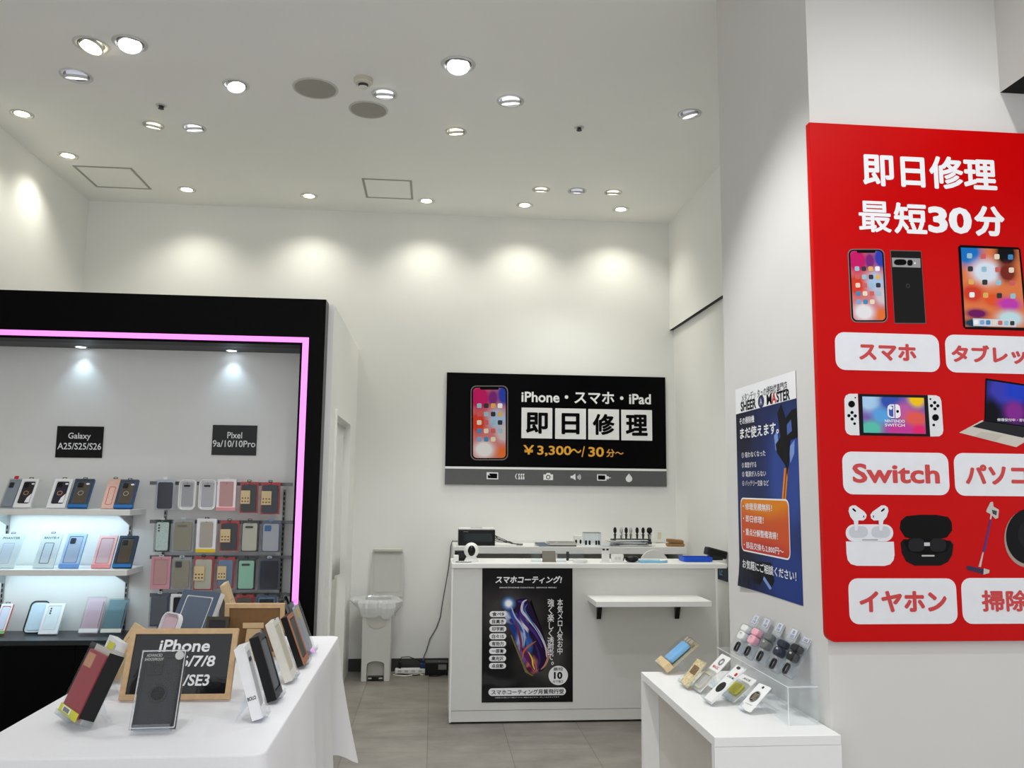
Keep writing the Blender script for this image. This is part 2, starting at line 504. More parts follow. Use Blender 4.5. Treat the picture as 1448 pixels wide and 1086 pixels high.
speaker(446, 125, .125, 'larger round grey ceiling speaker right of a dark rimmed downlight')
speaker(521, 155, .115, 'round beige-grey ceiling speaker below the smoke detector')
p = P(514, 112, Z=CZ)
g = thing('smoke_detector', 'white domed smoke detector on the ceiling above the second round speaker', 'smoke detector', (p.x, p.y, CZ))
MB().lathe([(.056, 0), (.056, -.018), (.05, -.022)], 28).build('mounting_base', M('detector_base', (205, 200, 184), .5), g, smooth=True)
MB().lathe([(.05, -.022), (.046, -.03), (.03, -.034)], 28).build('dome', M('detector_dome', (214, 210, 196), .5), g, smooth=True)
MB().lathe([(.03, -.034), (.027, -.05)], 20, ).build('sensor_vent', dark_grey, g, smooth=True)
MB().lathe([(.029, -.05), (.02, -.057), (.0005, -.058)], 20).build('sensor_cap', M('detector_dome2', (225, 222, 212), .5), g, smooth=True)
for px, py, lb in ((228, 149, 'small ceiling sprinkler head above a warm and cool downlight pair'), (819, 180, 'tiny dark ceiling sprinkler head alone to the left of the pillar')):
    p = P(px, py, Z=CZ); g = thing('fire_sprinkler', lb, 'sprinkler', (p.x, p.y, CZ))
    MB().lathe([(.034, 0), (.032, -.004), (.02, -.006)], 20).build('escutcheon', trim_w, g, smooth=True)
    MB().lathe([(.014, -.005), (.012, -.02), (.019, -.022), (.0005, -.024)], 14).build('deflector', dark_grey, g, smooth=True)


def hatch(cs, lb):
    q = [P(x, y, Z=CZ) for x, y in cs]; xs = sorted(v.x for v in q); ys = sorted(v.y for v in q)
    x0, x1 = (xs[0]+xs[1])/2, (xs[2]+xs[3])/2; y0, y1 = (ys[0]+ys[1])/2, (ys[2]+ys[3])/2
    w, d = x1-x0, y1-y0
    g = thing('access_hatch', lb, 'ceiling hatch', ((x0+x1)/2, (y0+y1)/2, CZ))
    MB().ring([(-w/2, -d/2), (w/2, -d/2), (w/2, d/2), (-w/2, d/2)], [(-w/2+.018, -d/2+.018), (w/2-.018, -d/2+.018), (w/2-.018, d/2-.018), (-w/2+.018, d/2-.018)], -.003, 0, 'z').build('hatch_frame', M('hatch_frame', (158, 157, 150), .5), g)
    MB().box(-w/2+.024, w/2-.024, -d/2+.024, d/2-.024, -.0025, 0).build('hatch_panel', ceil_paint, g)


hatch([(100, 233), (186, 238), (216, 268), (137, 264)], 'larger square access hatch in the ceiling near the left wall')
hatch([(511, 252), (584, 255), (583, 282), (518, 279)], 'smaller access hatch in the ceiling close to the back wall')

# ------------------------------------------------------------------ black display niche
UXR, UXO = -.69, -.838          # right face, opening edge
ZO, ZC, YN = 2.362, .592, 5.55  # opening top, counter height, niche back
FD = .13
pink = M('pink_light_tube', (250, 130, 240), .4, emit=1.25, ecol=(250, 128, 236))
g = thing('display_cabinet', 'tall black framed wall display outlined by a pink light strip', 'display cabinet', (-1.8, YU, 0))
lx = lambda x: x+1.8
lit_side = M('black_laminate_lit_side', (52, 52, 50), .35, noise=.04)  # same black laminate, lightened to paint in the light on the frame's side
mb = MB()
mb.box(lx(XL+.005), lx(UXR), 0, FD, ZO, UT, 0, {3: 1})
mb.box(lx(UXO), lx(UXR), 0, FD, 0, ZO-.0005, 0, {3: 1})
mb.build('fascia_frame', [black_lam, lit_side], g)
zL0, zL1, xL0, xL1 = 2.378, 2.41, -.824, -.787
mb = MB()
o = [(lx(XL+.01), zL1), (lx(xL1), zL1), (lx(xL1), .6), (lx(xL0), .6), (lx(xL0), zL0), (lx(XL+.01), zL0)]
mb.prism(o, -.006, .001)
mb.build('light_strip', pink, g)
MB().box(lx(XL+.005), lx(UXO), FD, YN-YU+.02, ZO, ZO+.03).build('niche_ceiling', M('niche_ceiling', (60, 60, 62), .5), g)
MB().box(lx(XL+.005), lx(UXO)+.05, YN-YU, YN-YU+.02, 0, ZO).build('back_panel', M('niche_back', (236, 236, 234), .5, noise=.015, scale=4), g)
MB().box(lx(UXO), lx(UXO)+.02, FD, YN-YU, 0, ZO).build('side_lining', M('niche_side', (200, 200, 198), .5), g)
mb = MB()
mb.box(lx(XL+.005), lx(UXO)-.001, .0, YN-YU-.001, ZC-.03, ZC).build('base_top', M('cabinet_top', (38, 42, 46), .3, noise=.05), g, bevel=.003)
xs = [XL+.005, -2.52, -2.05, -1.45, UXO-.001]
for a, b in zip(xs[:-1], xs[1:]):
    MB().box(lx(a)+.0015, lx(b)-.0015, .012, .03, .05, ZC-.034).build('door', black_lam, g)
MB().box(lx(XL+.005), lx(UXO)-.001, .03, YN-YU-.001, 0, ZC-.031).build('base_carcass', black_lam, g)
for px, py in ((115, 482), (328, 488)):
    yy = .272; p = P(px, py, Y=YU+yy)
    MB().lathe([(.04, 0), (.038, -.004), (.03, -.005), (.0005, -.006)], 20, ms=[0, 0, 1], c=(lx(p.x), yy, ZO)).build('niche_lamp', [steel, M('niche_lens', (235, 246, 255), .3, emit=9, ecol=(225, 242, 255))], g, smooth=True)
    spot(g, (p.x, YU+yy+.012, ZO-.012), (p.x, YU+yy+.03, .9), 2.9, 94, (.6, .84, 1), 1., .015)
# left section: slotted uprights, shelves
slot = M('slotted_steel', (62, 62, 62), .5, metal=.4)


def upright(px, label, z0=ZC, z1=1.47):
    p = P(px, 670, Y=YN)
    g2 = thing('slotted_upright', label, 'shelf upright', (p.x, YN-.0006, z0+.0006))
    mb = MB(); mb.box(-.008, .008, -.012, 0, 0, z1-z0, 0)
    mb.build('channel', M('upright_channel', (150, 150, 150), .4, metal=.5), g2)
    mb = MB()
    n = int((z1-z0)/.032)
    for k in range(n):
        mb.box(-.004, .004, -.0128, -.012, .01+k*.032, .01+k*.032+.02)
    mb.build('slot_pattern', M('slot_dark', (18, 18, 18), .6), g2)


upright(18, 'slotted metal upright behind the shelves at the left edge')
upright(190, 'slotted metal upright at the free end of the white shelves')
upright(238, 'slotted metal upright behind the hooked cases, next to the shelves')
upright(404, 'slotted metal upright at the pink light end of the hooked cases')
s1 = P(184, 721, Y=YN-.3).z; s2 = P(177, 806, Y=YN-.3).z
XSE = P(184, 721, Y=YN-.3).x
cool_strip = M('cool_light_strip', (235, 248, 255), .4, emit=3.0, ecol=(205, 238, 255))
for z, lb, xe in ((s1, 'upper white shelf carrying six upright phone case packs', XSE), (s2, 'lower white shelf carrying five phone case packs', XSE+.005)):
    g2 = thing('display_shelf', lb, 'shelf', ((XL+xe)/2, YN-.15, z))
    hx = (xe-XL)/2
    MB().box(-hx+.004, hx, -.15, .134, -.034, 0).build('board', white_lam, g2, bevel=.002)
    for bx in (P(18, 700, Y=YN).x, P(190, 700, Y=YN).x):
        x = bx-(XL+xe)/2
        MB().prism([(-.1, -.034), (.136, -.034), (.136, -.11), (.12, -.11)], x-.004, x+.004, 'x').build('bracket', steel, g2)
    MB().box(-hx+.06, hx-.1, .06, .085, -.041, -.0345).build('light_strip', cool_strip, g2)
    l = bpy.data.lights.new('shelf_light', 'AREA'); l.shape = 'RECTANGLE'; l.size = 2*hx-.2; l.size_y = .22; l.energy = 1.7; l.color = (.66, .9, 1)
    lo = bpy.data.objects.new('shelf_light', l); C.objects.link(lo); lo.parent = g2; lo.location = (0, -.01, -.045)
# small black name signs
for (c, w, h, lines, lb) in (((112.5, 625), 66, 44.5, (('Galaxy', 112.5, 617.5, 32, 11), ('A25/S25/S26', 112.3, 631, 62, 9.5)), 'black sign above the white shelves with two lines of white lettering ending in S26'),
                             ((331.5, 622.5), 63, 42.5, (('Pixel', 332, 615.5, 21, 9), ('9a/10/10Pro', 331, 627.5, 60.5, 9.5)), 'black sign above the hooked cases with white lettering ending in 10Pro')):
    p = P(*c, Y=YN-.006)
    g2 = thing('name_sign', lb, 'sign', (p.x, YN-.006, p.z))
    bd = Board(g2, Y=YN-.006)
    ww, hh = bd.size(*c, w, h)
    MB().box(-ww/2, ww/2, 0, .005, -hh/2, hh/2).build('sign_plate', black_gl, g2)
    for (t, x, y, tw, th) in lines:
        bd.text(t, x, y, tw, th, white_ink, -.0006, off=.012)

# ------------------------------------------------------------------ packaged cases
LOG = []


def frame3(bl, br, tl, z, lean=None, h=None, Y=None):
    """place a leaning pack: its front lower corners stand on height z where the photo shows them; returns (matrix at base centre, w, h)"""
    A = P(*bl, Z=z) if Y is None else P(*bl, Y=Y); B = P(*br, Z=z) if Y is None else P(*br, Y=Y)
    xd = (B-A); w = xd.length; xd.normalize()
    if lean is None:
        d = ray(*tl); t = (A-EYE).dot(xd)/d.dot(xd); T = EYE+d*t-A
        up = T.normalized(); hh = T.length
        raw = math.degrees(math.acos(max(-1, min(1, up.z))))
    else:
        nb = Vector((0, 0, 1)).cross(xd)   # away from viewer
        up = Vector((0, 0, 1))*math.cos(math.radians(lean))+nb*math.sin(math.radians(lean))
        # height from the top pixel row
        d = ray(*tl); nrm = xd.cross(up); t = (A-EYE).dot(nrm)/d.dot(nrm); T = EYE+d*t-A
        hh = T.dot(up); raw = lean
    if h: hh = h
    yd = up.cross(xd)       # local +y : behind the pack
    mid = (A+B)/2
    m = Matrix(((xd.x, yd.x, up.x, mid.x), (xd.y, yd.y, up.y, mid.y), (xd.z, yd.z, up.z, mid.z), (0, 0, 0, 1)))
    LOG.append((round(w, 3), round(hh, 3), round(raw, 1), tuple(round(c, 2) for c in mid), round(yd.y, 2)))
    return m, w, hh


def col(name, c, **k):
    k.setdefault('rough', .4)
    return M(name, c, **k)


def loop_tab(g, w, h, m, tw=.026, kind='loop'):
    if kind == 'loop':
        MB().ring(rrect(tw, .014, .005, 0, h+.004), rrect(tw-.008, .006, .002, 0, h+.005), .0, .0015).build('hang_tab', m, g)
    else:
        MB().prism(rrect(tw, .022, .006, 0, h+.007), .0, .0012).build('hang_tab', m, g)


def phone_case(g, w, h, cx, cz, y, th, m, bump=None, style='bar', inner=None, r=.010):
    c = MB().prism(rrect(w, h, min(r, w*.22), cx, cz), y, y+th).build('phone_case', m, g, bevel=.0012)
    if inner is not None:
        MB().prism(rrect(w*.86, h*.9, r*.7, cx, cz), y-.0006, y).build('inlay', inner, c)
    if bump is not None:
        if style == 'bar':
            MB().prism(rrect(w*.55, h*.075, h*.036, cx-w*.05, cz+h*.36), y-.0022, y).build('camera_opening', bump, c)
        elif style == 'square':
            MB().prism(rrect(w*.42, h*.22, .006, cx-w*.2, cz+h*.34), y-.0022, y).build('camera_opening', bump, c)
        elif style == 'lenses':
            mb = MB()
            for k in range(3):
                mb.prism(ellipse(w*.07, w*.07, cx-w*.27, cz+h*(.4-.1*k), 12), y-.002, y)
            mb.build('lens_opening_pattern', bump, c)
    return c


def pack(style, mat, w, h, t, label, c1, c2=None, c3=None, c4=None, tab=None, tabk='loop', bump=None, bst='bar', group=None, txt=None, inner=None, name=None, kr=False, ring=None, corner=False):
    """mat: matrix at the middle of the front lower edge; depth runs to +y"""
    name = name or {'window': 'boxed_phone_case', 'clear': 'clear_packed_phone_case', 'card': 'carton_phone_case', 'frame': 'rounded_phone_case_pack', 'edge': 'slim_phone_case_pack'}[style]
    g = thing(name, label, 'phone case', mat=mat, group=group)
    if style in ('window', 'edge'):
        MB().box(-w/2, w/2, .003, t, 0, h).build('carton', c2 or c1, g, bevel=.0012)
        iw, ih = w*.74, h*.8
        MB().ring(rrect(w, h, .003, 0, h/2), rrect(iw, ih, .006, 0, h*.52), -.0008, .0028).build('front_frame', c1, g)
        c = phone_case(g, iw*.9, ih*.95, 0, h*.52, .0006, .0022, c3, bump, bst, inner)
        if ring is not None:
            MB().ring(ellipse(iw*.2, iw*.2, -iw*.02, h*.5, 20), ellipse(iw*.15, iw*.15, -iw*.02, h*.5, 20), -.0003, .0005).build('painted_ring_reflection', ring, c)  # ring-shaped reflection on the glossy case, painted as a flat coloured ring
            MB().prism(ellipse(iw*.13, iw*.07, iw*.3, h*.82, 14), -.0004, .0005).build('price_sticker', white_ink, c)
        if corner:
            MB().prism([(iw*.44, h*.17), (iw*.44, h*.48), (iw*.18, h*.34), (iw*.08, h*.17)], -.0003, .0005).build('white_corner_print', white_ink, c)
        if c4 is not None:
            MB().box(-w/2-.0006, w/2+.0006, -.0016, -.0009, 0, h*.1).build('label_band', c4, g)
    elif style == 'clear':
        MB().box(-w/2, w/2, 0, t, 0, h).build('clear_shell', clear, g)
        yb_ = t-.003 if t < .04 else .018
        MB().box(-w/2+.002, w/2-.002, yb_, yb_+.0015, .002, h-.002).build('insert_card', c1, g)
        phone_case(g, w*(.8 if t < .04 else .9), h*.86, 0, h*.48, t*.25 if t < .04 else .002, t*.4 if t < .04 else .012, c3, bump, bst, inner)
        if c2 is not None:
            MB().box(-w*.5, w*.5, -.0012, -.0004, h*.02, h*.13).build('label_band', c2, g)
    elif style == 'card':
        MB().box(-w/2, w/2, 0, t, 0, h).build('carton', c1, g, bevel=.0015)
        MB().ring(rrect(w*.48, h*.6, .006, -w*.02, h*.42), rrect(w*.48-.006, h*.6-.006, .004, -w*.02, h*.42), -.0006, 0).build('printed_outline', c3, g)
        if c2 is not None:
            MB().prism(rrect(w*.42, h*.52, .004, -w*.02, h*.42), -.0004, 0).build('printed_case', c2, g)
        if txt: text(g, txt, 0, h*.87, w*.72, h*.065, col('pack_ink', (70, 76, 92)), -.0008, off=.01)
    elif style == 'frame':
        MB().ring(rrect(w, h, w*.28, 0, h/2, 6), rrect(w-.012, h-.012, w*.22, 0, h/2, 6), 0, t).build('clear_rim', c1, g, smooth=True)
        MB().prism(rrect(w-.0125, h-.0125, w*.22, 0, h/2, 6), t*.6, t*.9).build('backing', c2 or white_pl, g)
        phone_case(g, w*.68, h*.8, 0, h*.5, t*.3, t*.25, c3, bump, bst, inner)
    if kr:
        MB().box(-w*.42, w*.08, -.0042, -.003, h*.3, h*.72).build('paper_tag', col('tag_card', (214, 190, 146), rough=.8), g)
        mb = MB()
        for k in range(6):
            mb.prism(rrect(w*.08, h*.04, .002, -w*.32+(k % 3)*w*.15, h*.38+(k//3)*h*.1), -.0046, -.0042)
        mb.build('printed_icon_pattern', col('pack_brown', (92, 66, 40)), g)
    if tab is not None:
        loop_tab(g, w, h, tab, kind=tabk)
    return g


c_white = col('pack_white', (232, 232, 234)); c_blue = col('pack_blue', (38, 112, 178)); c_dblue = col('pack_dark_blue', (40, 70, 100))
c_lblue = col('pack_light_blue', (110, 160, 226)); c_pinkp = col('pack_pink', (232, 150, 158)); c_dark = col('case_black', (24, 24, 28), rough=.3)
c_bronze = col('case_bronze', (86, 76, 64), rough=.25); c_grey = col('case_grey', (142, 150, 160)); c_teal = col('case_teal', (96, 132, 144))
c_navy = col('case_navy', (32, 38, 52)); c_red = col('pack_red', (196, 40, 44)); c_orange = col('pack_orange', (226, 80, 40)); c_yel = col('pack_yellow', (232, 196, 30))
c_paleg = col('case_pale_grey', (176, 176, 182)); c_rose = col('case_rose', (190, 148, 146)); c_cream = col('case_cream', (196, 190, 172)); c_mint = col('case_mint', (150, 200, 174))
c_beige = col('case_beige', (150, 142, 120)); c_slate = col('case_slate', (84, 98, 118)); c_purple = col('pack_lilac', (206, 208, 222)); c_palep = col('case_pale_pink', (212, 186, 196))
c_green = col('pack_green', (26, 60, 44)); c_lav = col('case_pale_blue', (168, 186, 214)); c_tan = col('tan_card', (206, 182, 140), rough=.8); c_paleb = col('card_pale_blue', (208, 224, 232))
c_smoke = col('case_smoke', (92, 98, 106)); c_red2 = col('case_red', (172, 52, 66), rough=.35); c_lime = col('label_lime', (208, 208, 60)); c_cop = col('case_copper', (168, 110, 78)); c_skyc = col('case_blue', (98, 128, 158))

SG = 'phone case packs standing on the display shelves'
zt1, zt2, zt3 = s1+.0005, s2+.0005, ZC+.0005
SHELF = [
 # style, bl, br, tl, z, lean, thickness, label, colours...
 ('clear', (-2, 718), (17.5, 718), (6, 678), zt1, .012, 'grey phone case in clear pack with a red top tab, leftmost on the upper shelf', dict(c1=c_grey, c3=c_grey, bump=black_pl, bst='square', tab=c_red, tabk='tab')),
 ('window', (17.5, 719), (42, 719), (29.6, 679), zt1, .016, 'white framed box with a dark case, beside the red tabbed pack on the upper shelf', dict(ring=col('ring_reflection_copper', (196, 140, 112)), corner=True, c1=c_white, c3=c_dark, inner=col('case_dark_print', (44, 38, 40)), bump=black_pl, bst='square', tab=black_pl)),
 ('window', (65, 719.5), (91, 720), (77, 679), zt1, .016, 'white framed box with a dark case, touching a blue box on the upper shelf', dict(ring=col('ring_reflection_copper', (196, 140, 112)), corner=True, c1=c_white, c3=c_dark, inner=col('case_dark_print2', (46, 42, 56)), bump=black_pl, bst='square', tab=black_pl)),
 ('window', (94, 720), (121.6, 721), (105, 679.5), zt1, .02, 'blue sided box with a bronze case beside a white framed box on the upper shelf', dict(ring=col('ring_reflection_silver', (150, 150, 150)), c1=col('pack_dark_rim', (62, 66, 72)), c2=c_blue, c3=c_bronze, c4=c_blue, bump=black_pl, bst='square', tab=black_pl)),
 ('card', (142, 718.5), (161, 719), (152, 678), zt1, .010, 'peach patterned card pack partly behind a blue box on the upper shelf', dict(c1=col('peach_card', (226, 188, 172), rough=.7, noise=.12, scale=120), c3=c_red, tab=black_pl)),
 ('window', (159.6, 720), (186, 720), (167, 680.5), zt1, .02, 'blue sided box with a bronze case at the free end of the upper shelf', dict(ring=col('ring_reflection_silver', (150, 150, 150)), c1=col('pack_dark_rim', (62, 66, 72)), c2=c_blue, c3=c_bronze, c4=c_blue, bump=black_pl, bst='square', tab=black_pl)),
 ('card', (-15, 800), (19, 802), (0, 756.5), zt2, .014, 'white printed carton cut by the left edge on the lower shelf', dict(c1=c_paleb, c2=col('printed_case_blue', (196, 212, 228)), c3=c_lav, txt='PHANTER', tab=col('tab_blue', (60, 66, 140)))),
 ('card', (45.6, 798.5), (74.5, 800), (56, 756), zt2, .014, 'white printed carton with a dark phone outline on the lower shelf', dict(c1=c_paleb, c2=col('printed_case_blue', (196, 212, 228)), c3=c_navy, txt='BANTIE-4', tab=col('tab_blue', (60, 66, 140)))),
 ('window', (82, 803.5), (109.5, 803.5), (94, 756.5), zt2, .016, 'light blue framed box with a pale blue case on the lower shelf', dict(c1=col('frame_pale_blue', (176, 204, 232)), c2=c_lblue, c3=c_lav, c4=c_lblue, bump=c_navy, bst='square', tab=col('tab_clear', (210, 224, 230)))),
 ('window', (128.5, 800.6), (155, 801), (140, 759), zt2, .014, 'pink framed box with a pale pink case on the lower shelf', dict(c1=col('frame_pale_pink', (236, 196, 200)), c2=c_pinkp, c3=c_palep, c4=c_pinkp, tab=col('tab_clear', (210, 224, 230)))),
 ('window', (158, 803.6), (184.7, 803.6), (170, 760), zt2, .02, 'dark blue box with a bronze case at the free end of the lower shelf', dict(c1=col('pack_dark_rim2', (52, 66, 84)), c2=c_dblue, c3=c_bronze, c4=c_blue, bump=black_pl, bst='square', tab=black_pl)),
 ('window', (-12, 899), (4.6, 899.5), (-2, 856), zt3, .018, 'colourful white box with an orange side, cut by the left edge on the black counter', dict(c1=c_white, c2=c_orange, c3=col('case_swirl', (212, 214, 232)), c4=col('band_green', (120, 190, 110)), tab=black_pl)),
 ('frame', (30.4, 892), (58, 893), (50, 851), zt3, .012, 'black rimmed clear case leaning behind a white framed box on the black counter', dict(c1=c_dark, c2=c_paleb, c3=col('case_clear_blue', (190, 208, 222)))),
 ('window', (53, 899.5), (80, 899.5), (64, 855), zt3, .014, 'white framed box with a brown strap print on the black counter', dict(c1=c_white, c3=col('case_frost', (214, 224, 230)), bump=col('strap_brown', (78, 62, 56)), bst='lenses')),
 ('clear', (110, 895), (137, 897), (121.6, 846), zt3, .018, 'pink phone case in clear pack with a peach sticker on the black counter', dict(c1=c_palep, c2=c_white, c3=c_palep, inner=col('case_pale_pink2', (204, 176, 190)))),
 ('clear', (141, 897), (170, 899), (155, 848.6), zt3, .018, 'teal phone case in clear pack at the end of the row on the black counter', dict(c1=c_teal, c2=col('band_cream', (222, 218, 208)), c3=c_teal)),
]
for (st, bl, br, tl, z, t, lb, kw) in SHELF:
    YS = (5.375 if z == zt3 else 5.30)+(.035 if 'behind' in lb or 'leaning' in lb else 0)
    A = P(*bl, Y=YS); B = P(*br, Y=YS); w = B.x-A.x; L = math.radians(30)
    d = ray(*tl); k = (A.x*0+(YS*math.cos(L)-(z-CAMH)*math.sin(L)))/(d.y*math.cos(L)-d.z*math.sin(L))
    h = (EYE+d*k-Vector((A.x, YS, z))).dot(Vector((0, math.sin(L), math.cos(L))))
    m = Matrix.Translation(((A.x+B.x)/2, YS, z+.0004+(t+.001)*math.sin(L))) @ Matrix.Rotation(-L, 4, 'X')
    LOG.append((round(w, 3), round(h, 3)))
    pack(st, m, w, h, t, lb, group=SG, **kw)

# hooked cases
rails = []
YH = YN-.17
for i, (py, lb) in enumerate(((684, 'top'), (738, 'second'), (788, 'third'), (841, 'lowest'))):
    a = P(212, py, Y=YN-.075); b = P(414, py, Y=YN-.075)
    zc = (a.z+b.z)/2
    g2 = thing('hook_rail', f'{lb} of four metal hook rails carrying hanging phone cases', 'hook rail', ((a.x+b.x)/2, YN-.075, zc))
    hw = (b.x-a.x)/2
    MB().box(-hw, min(hw, UXO-.012-(a.x+b.x)/2), -.004, .004, -.011, .011).build('bar', M('rail_steel', (108, 110, 112), .35, metal=.7), g2)
    for px in (238, 404):
        q = P(px, py, Y=YN).x-(a.x+b.x)/2
        MB().box(q-.004, q+.004, .004, .062, -.009, .009).build('rail_arm', steel, g2)
    rails.append((g2, (a.x+b.x)/2, zc))
HANG = [
 [('clear', 219, 246, 678, 721.5, 'dark navy case hanging first in the top row', dict(c1=c_purple, c3=c_navy, tab=c_white, tabk='tab')),
  ('frame', 251.7, 277, 678, 721, 'white rounded pack with a perforated pale grey case, second in the top row', dict(c1=c_white, c3=c_paleg, inner=col('case_perforated', (164, 164, 170), noise=.15, scale=700), bump=black_pl)),
  ('frame', 280.5, 305.5, 678, 721, 'white rounded pack with a plain pale grey case, third in the top row', dict(c1=c_white, c3=c_paleg, bump=black_pl)),
  ('window', 306, 334, 677.5, 722, 'white and pink framed box with a rose case, fourth in the top row', dict(c1=c_white, c2=c_pinkp, c3=c_rose, c4=c_pinkp, tab=c_white)),
  ('clear', 338, 365, 681, 726, 'red edged pack with a black case and kraft tag, fifth in the top row', dict(c1=c_red, c3=c_dark, kr=True, tab=black_pl)),
  ('clear', 367, 396, 681.5, 728, 'red edged pack with a black case and kraft tag, last in the top row', dict(c1=c_red, c3=c_navy, kr=True, tab=black_pl))],
 [('clear', 217, 240, 734.5, 781, 'dark green sided pack with a white front, first in the second row', dict(c1=c_green, c3=col('case_speckled', (206, 222, 216), noise=.2, scale=200), bump=black_pl, bst='lenses', tab=c_white)),
  ('clear', 242, 274, 734, 781, 'beige folded case in a wide clear pack, second in the second row', dict(c1=col('card_smoke', (176, 178, 182)), c3=c_beige, bump=col('opening_grey', (120, 112, 98)), tab=col('tab_clear', (210, 224, 230)))),
  ('window', 277, 306, 733.5, 781, 'white box with a yellow foot and clear beige case, third in the second row', dict(c1=c_white, c3=col('case_clear_beige', (172, 164, 154)), c4=c_yel, tab=black_pl)),
  ('clear', 309, 338, 736, 780, 'black case with a kraft tag and red corner, fourth in the second row', dict(c1=c_red, c3=c_dark, kr=True, tab=black_pl)),
  ('clear', 339, 366, 736, 781, 'cream case on a black card, fifth in the second row', dict(c1=c_dark, c3=c_cream, bump=black_pl, tab=black_pl)),
  ('clear', 368, 397, 737, 781.5, 'white case with a blue emblem on a grey card, last in the second row', dict(c1=c_slate, c3=c_paleg, bump=col('emblem_blue', (30, 96, 150)), bst='square', tab=c_lblue))],
 [('window', 213, 241, 787, 833, 'pink gradient box with an arched window, first in the third row', dict(c1=col('pack_pink2', (206, 150, 162)), c3=c_rose, tab=c_white)),
  ('clear', 242, 270, 788, 834, 'taupe case in a clear pack, second in the third row', dict(c1=col('card_smoke', (176, 178, 182)), c3=c_beige, bump=black_pl, bst='square', tab=col('tab_clear', (210, 224, 230)))),
  ('clear', 271.5, 302, 787, 835.5, 'cream case with a large kraft card, third in the third row', dict(c1=c_red, c3=c_cream, kr=True, tab=black_pl)),
  ('clear', 305, 331, 788, 833, 'blue grey case with a small kraft tag and red edge, fourth in the third row', dict(c1=c_red, c3=c_skyc, kr=True, tab=black_pl)),
  ('clear', 334, 361.5, 789, 835, 'mint green case on a black card, fifth in the third row', dict(c1=c_dark, c3=c_mint, bump=black_pl, tab=black_pl)),
  ('clear', 364, 396, 789, 835.5, 'charcoal case in a grey clear pack, last in the third row', dict(c1=c_smoke, c3=c_navy, tab=col('tab_clear', (210, 224, 230))))],
 [('clear', 210.5, 238.5, 839, 887, 'slate blue case with small white lettering, first in the lowest row', dict(c1=c_slate, c3=c_smoke, tab=c_white)),
  ('window', 240, 265, 840, 886, 'white box with a black window, second in the lowest row', dict(c1=c_white, c3=c_dark, tab=black_pl)),
  ('clear', 309, 330, 840, 886, 'dark case with a bronze sheen, third in the lowest row behind the kraft pack', dict(c1=c_dark, c3=c_bronze, tab=black_pl)),
  ('clear', 331, 358, 841, 888, 'red edged dark case, fourth in the lowest row behind the table', dict(c1=c_red, c3=c_bronze, kr=True, tab=black_pl)),
  ('clear', 361, 391, 841, 888, 'blue case with a black panel, last in the lowest row', dict(c1=c_slate, c3=c_skyc, inner=c_dark, tab=black_pl))],
]
for ri, row in enumerate(HANG):
    rg, rx, rz_ = rails[ri]
    for (st, x0, x1, y0, y1, lb, kw) in row:
        cxm = (x0+x1)/2
        A = P(x0, (y0+y1)/2, Y=YH); B = P(x1, (y0+y1)/2, Y=YH); T = P(cxm, y0, Y=YH); Bt = P(cxm, y1, Y=YH)
        w, h = B.x-A.x, T.z-Bt.z
        m = Matrix.Translation(((A.x+B.x)/2, YH, Bt.z)) @ Matrix.Rotation(random.uniform(-.05, .12), 4, 'Z')
        pack(st, m, w*.97, h, .024 if st == 'clear' else .018, lb+' on the hooks' if len(lb.split()) < 14 else lb, group='phone case packs hanging on the hook rails', **kw)
        q = (A.x+B.x)/2-rx
        # the hook this pack hangs on
        MB().tube([(q, -.004, 0), (q, YH-(YN-.075)+.0, .0), (q, YH-(YN-.075)-.012, .006)], .0018, 6).build('hook', steel, rg, smooth=True)

# ------------------------------------------------------------------ service counter
YC = 5.539
CX0, CX1, CT = P(637, 900, Y=YC).x, P(1012, 850, Y=YC).x, P(830, 797, Y=YC).z
CXT = P(1027, 797, Y=YC).x
zp = P(770, 1004, Y=YC).z
ctop = P(760, 784, Z=CT).y
CD = .40
c_panel = M('counter_panel', (214, 214, 209), .5, noise=.01)
g = thing('service_counter', 'long white service counter with a dark phone coating poster on its front', 'counter', ((CX0+CX1)/2, YC, 0))
hw = (CX1-CX0)/2
MB().box(-hw+.012, hw-.002, 0.0, .018, zp+.004, CT-.03).build('front_panel', c_panel, g)
MB().box(-hw, -hw+.0115, -.002, CD, .012, CT-.03).build('side_panel', white_lam, g)
MB().box(hw-.0015, hw+.016, -.002, CD, .012, CT-.03).build('side_panel', white_lam, g)
MB().box(-hw, CXT-(CX0+CX1)/2, -.012, CD, CT-.029, CT).build('worktop', white_lam, g, bevel=.002)
MB().box(-hw+.012, hw-.002, .002, .02, .014, zp+.001).build('plinth', c_panel, g)
MB().box(-hw+.01, hw-.01, .03, CD-.03, 0, .014).build('shadow_gap_base', black_pl, g)  # black base paints in the shadow gap under the counter
for zz in (.32, .66):
    MB().box(-hw+.012, hw-.002, .02, CD-.01, zz, zz+.018).build('inner_shelf', white_lam, g)
# folding shelf on the counter front
q = [P(830.6, 841.6, Y=YC), P(985.6, 842, Y=YC)]
zs = (q[0].z+q[1].z)/2
fy = YC-P(840, 850.7, Z=zs).y
g = thing('fold_down_shelf', 'small white shelf on two black brackets fixed to the counter front', 'shelf', ((q[0].x+q[1].x)/2, YC-.0005, zs))
sw = (q[1].x-q[0].x)/2
MB().box(-sw, sw, -fy, 0, -.034, 0).build('shelf_board', white_lam, g, bevel=.0025)
for px in (851.5, 964):
    bx = P(px, 868, Y=YC-.12).x-(q[0].x+q[1].x)/2
    MB().prism([(-.16, -.035), (-.002, -.035), (-.002, -.15), (-.014, -.15), (-.05, -.07)], bx-.014, bx+.014, 'x').build('bracket', black_pl, g)
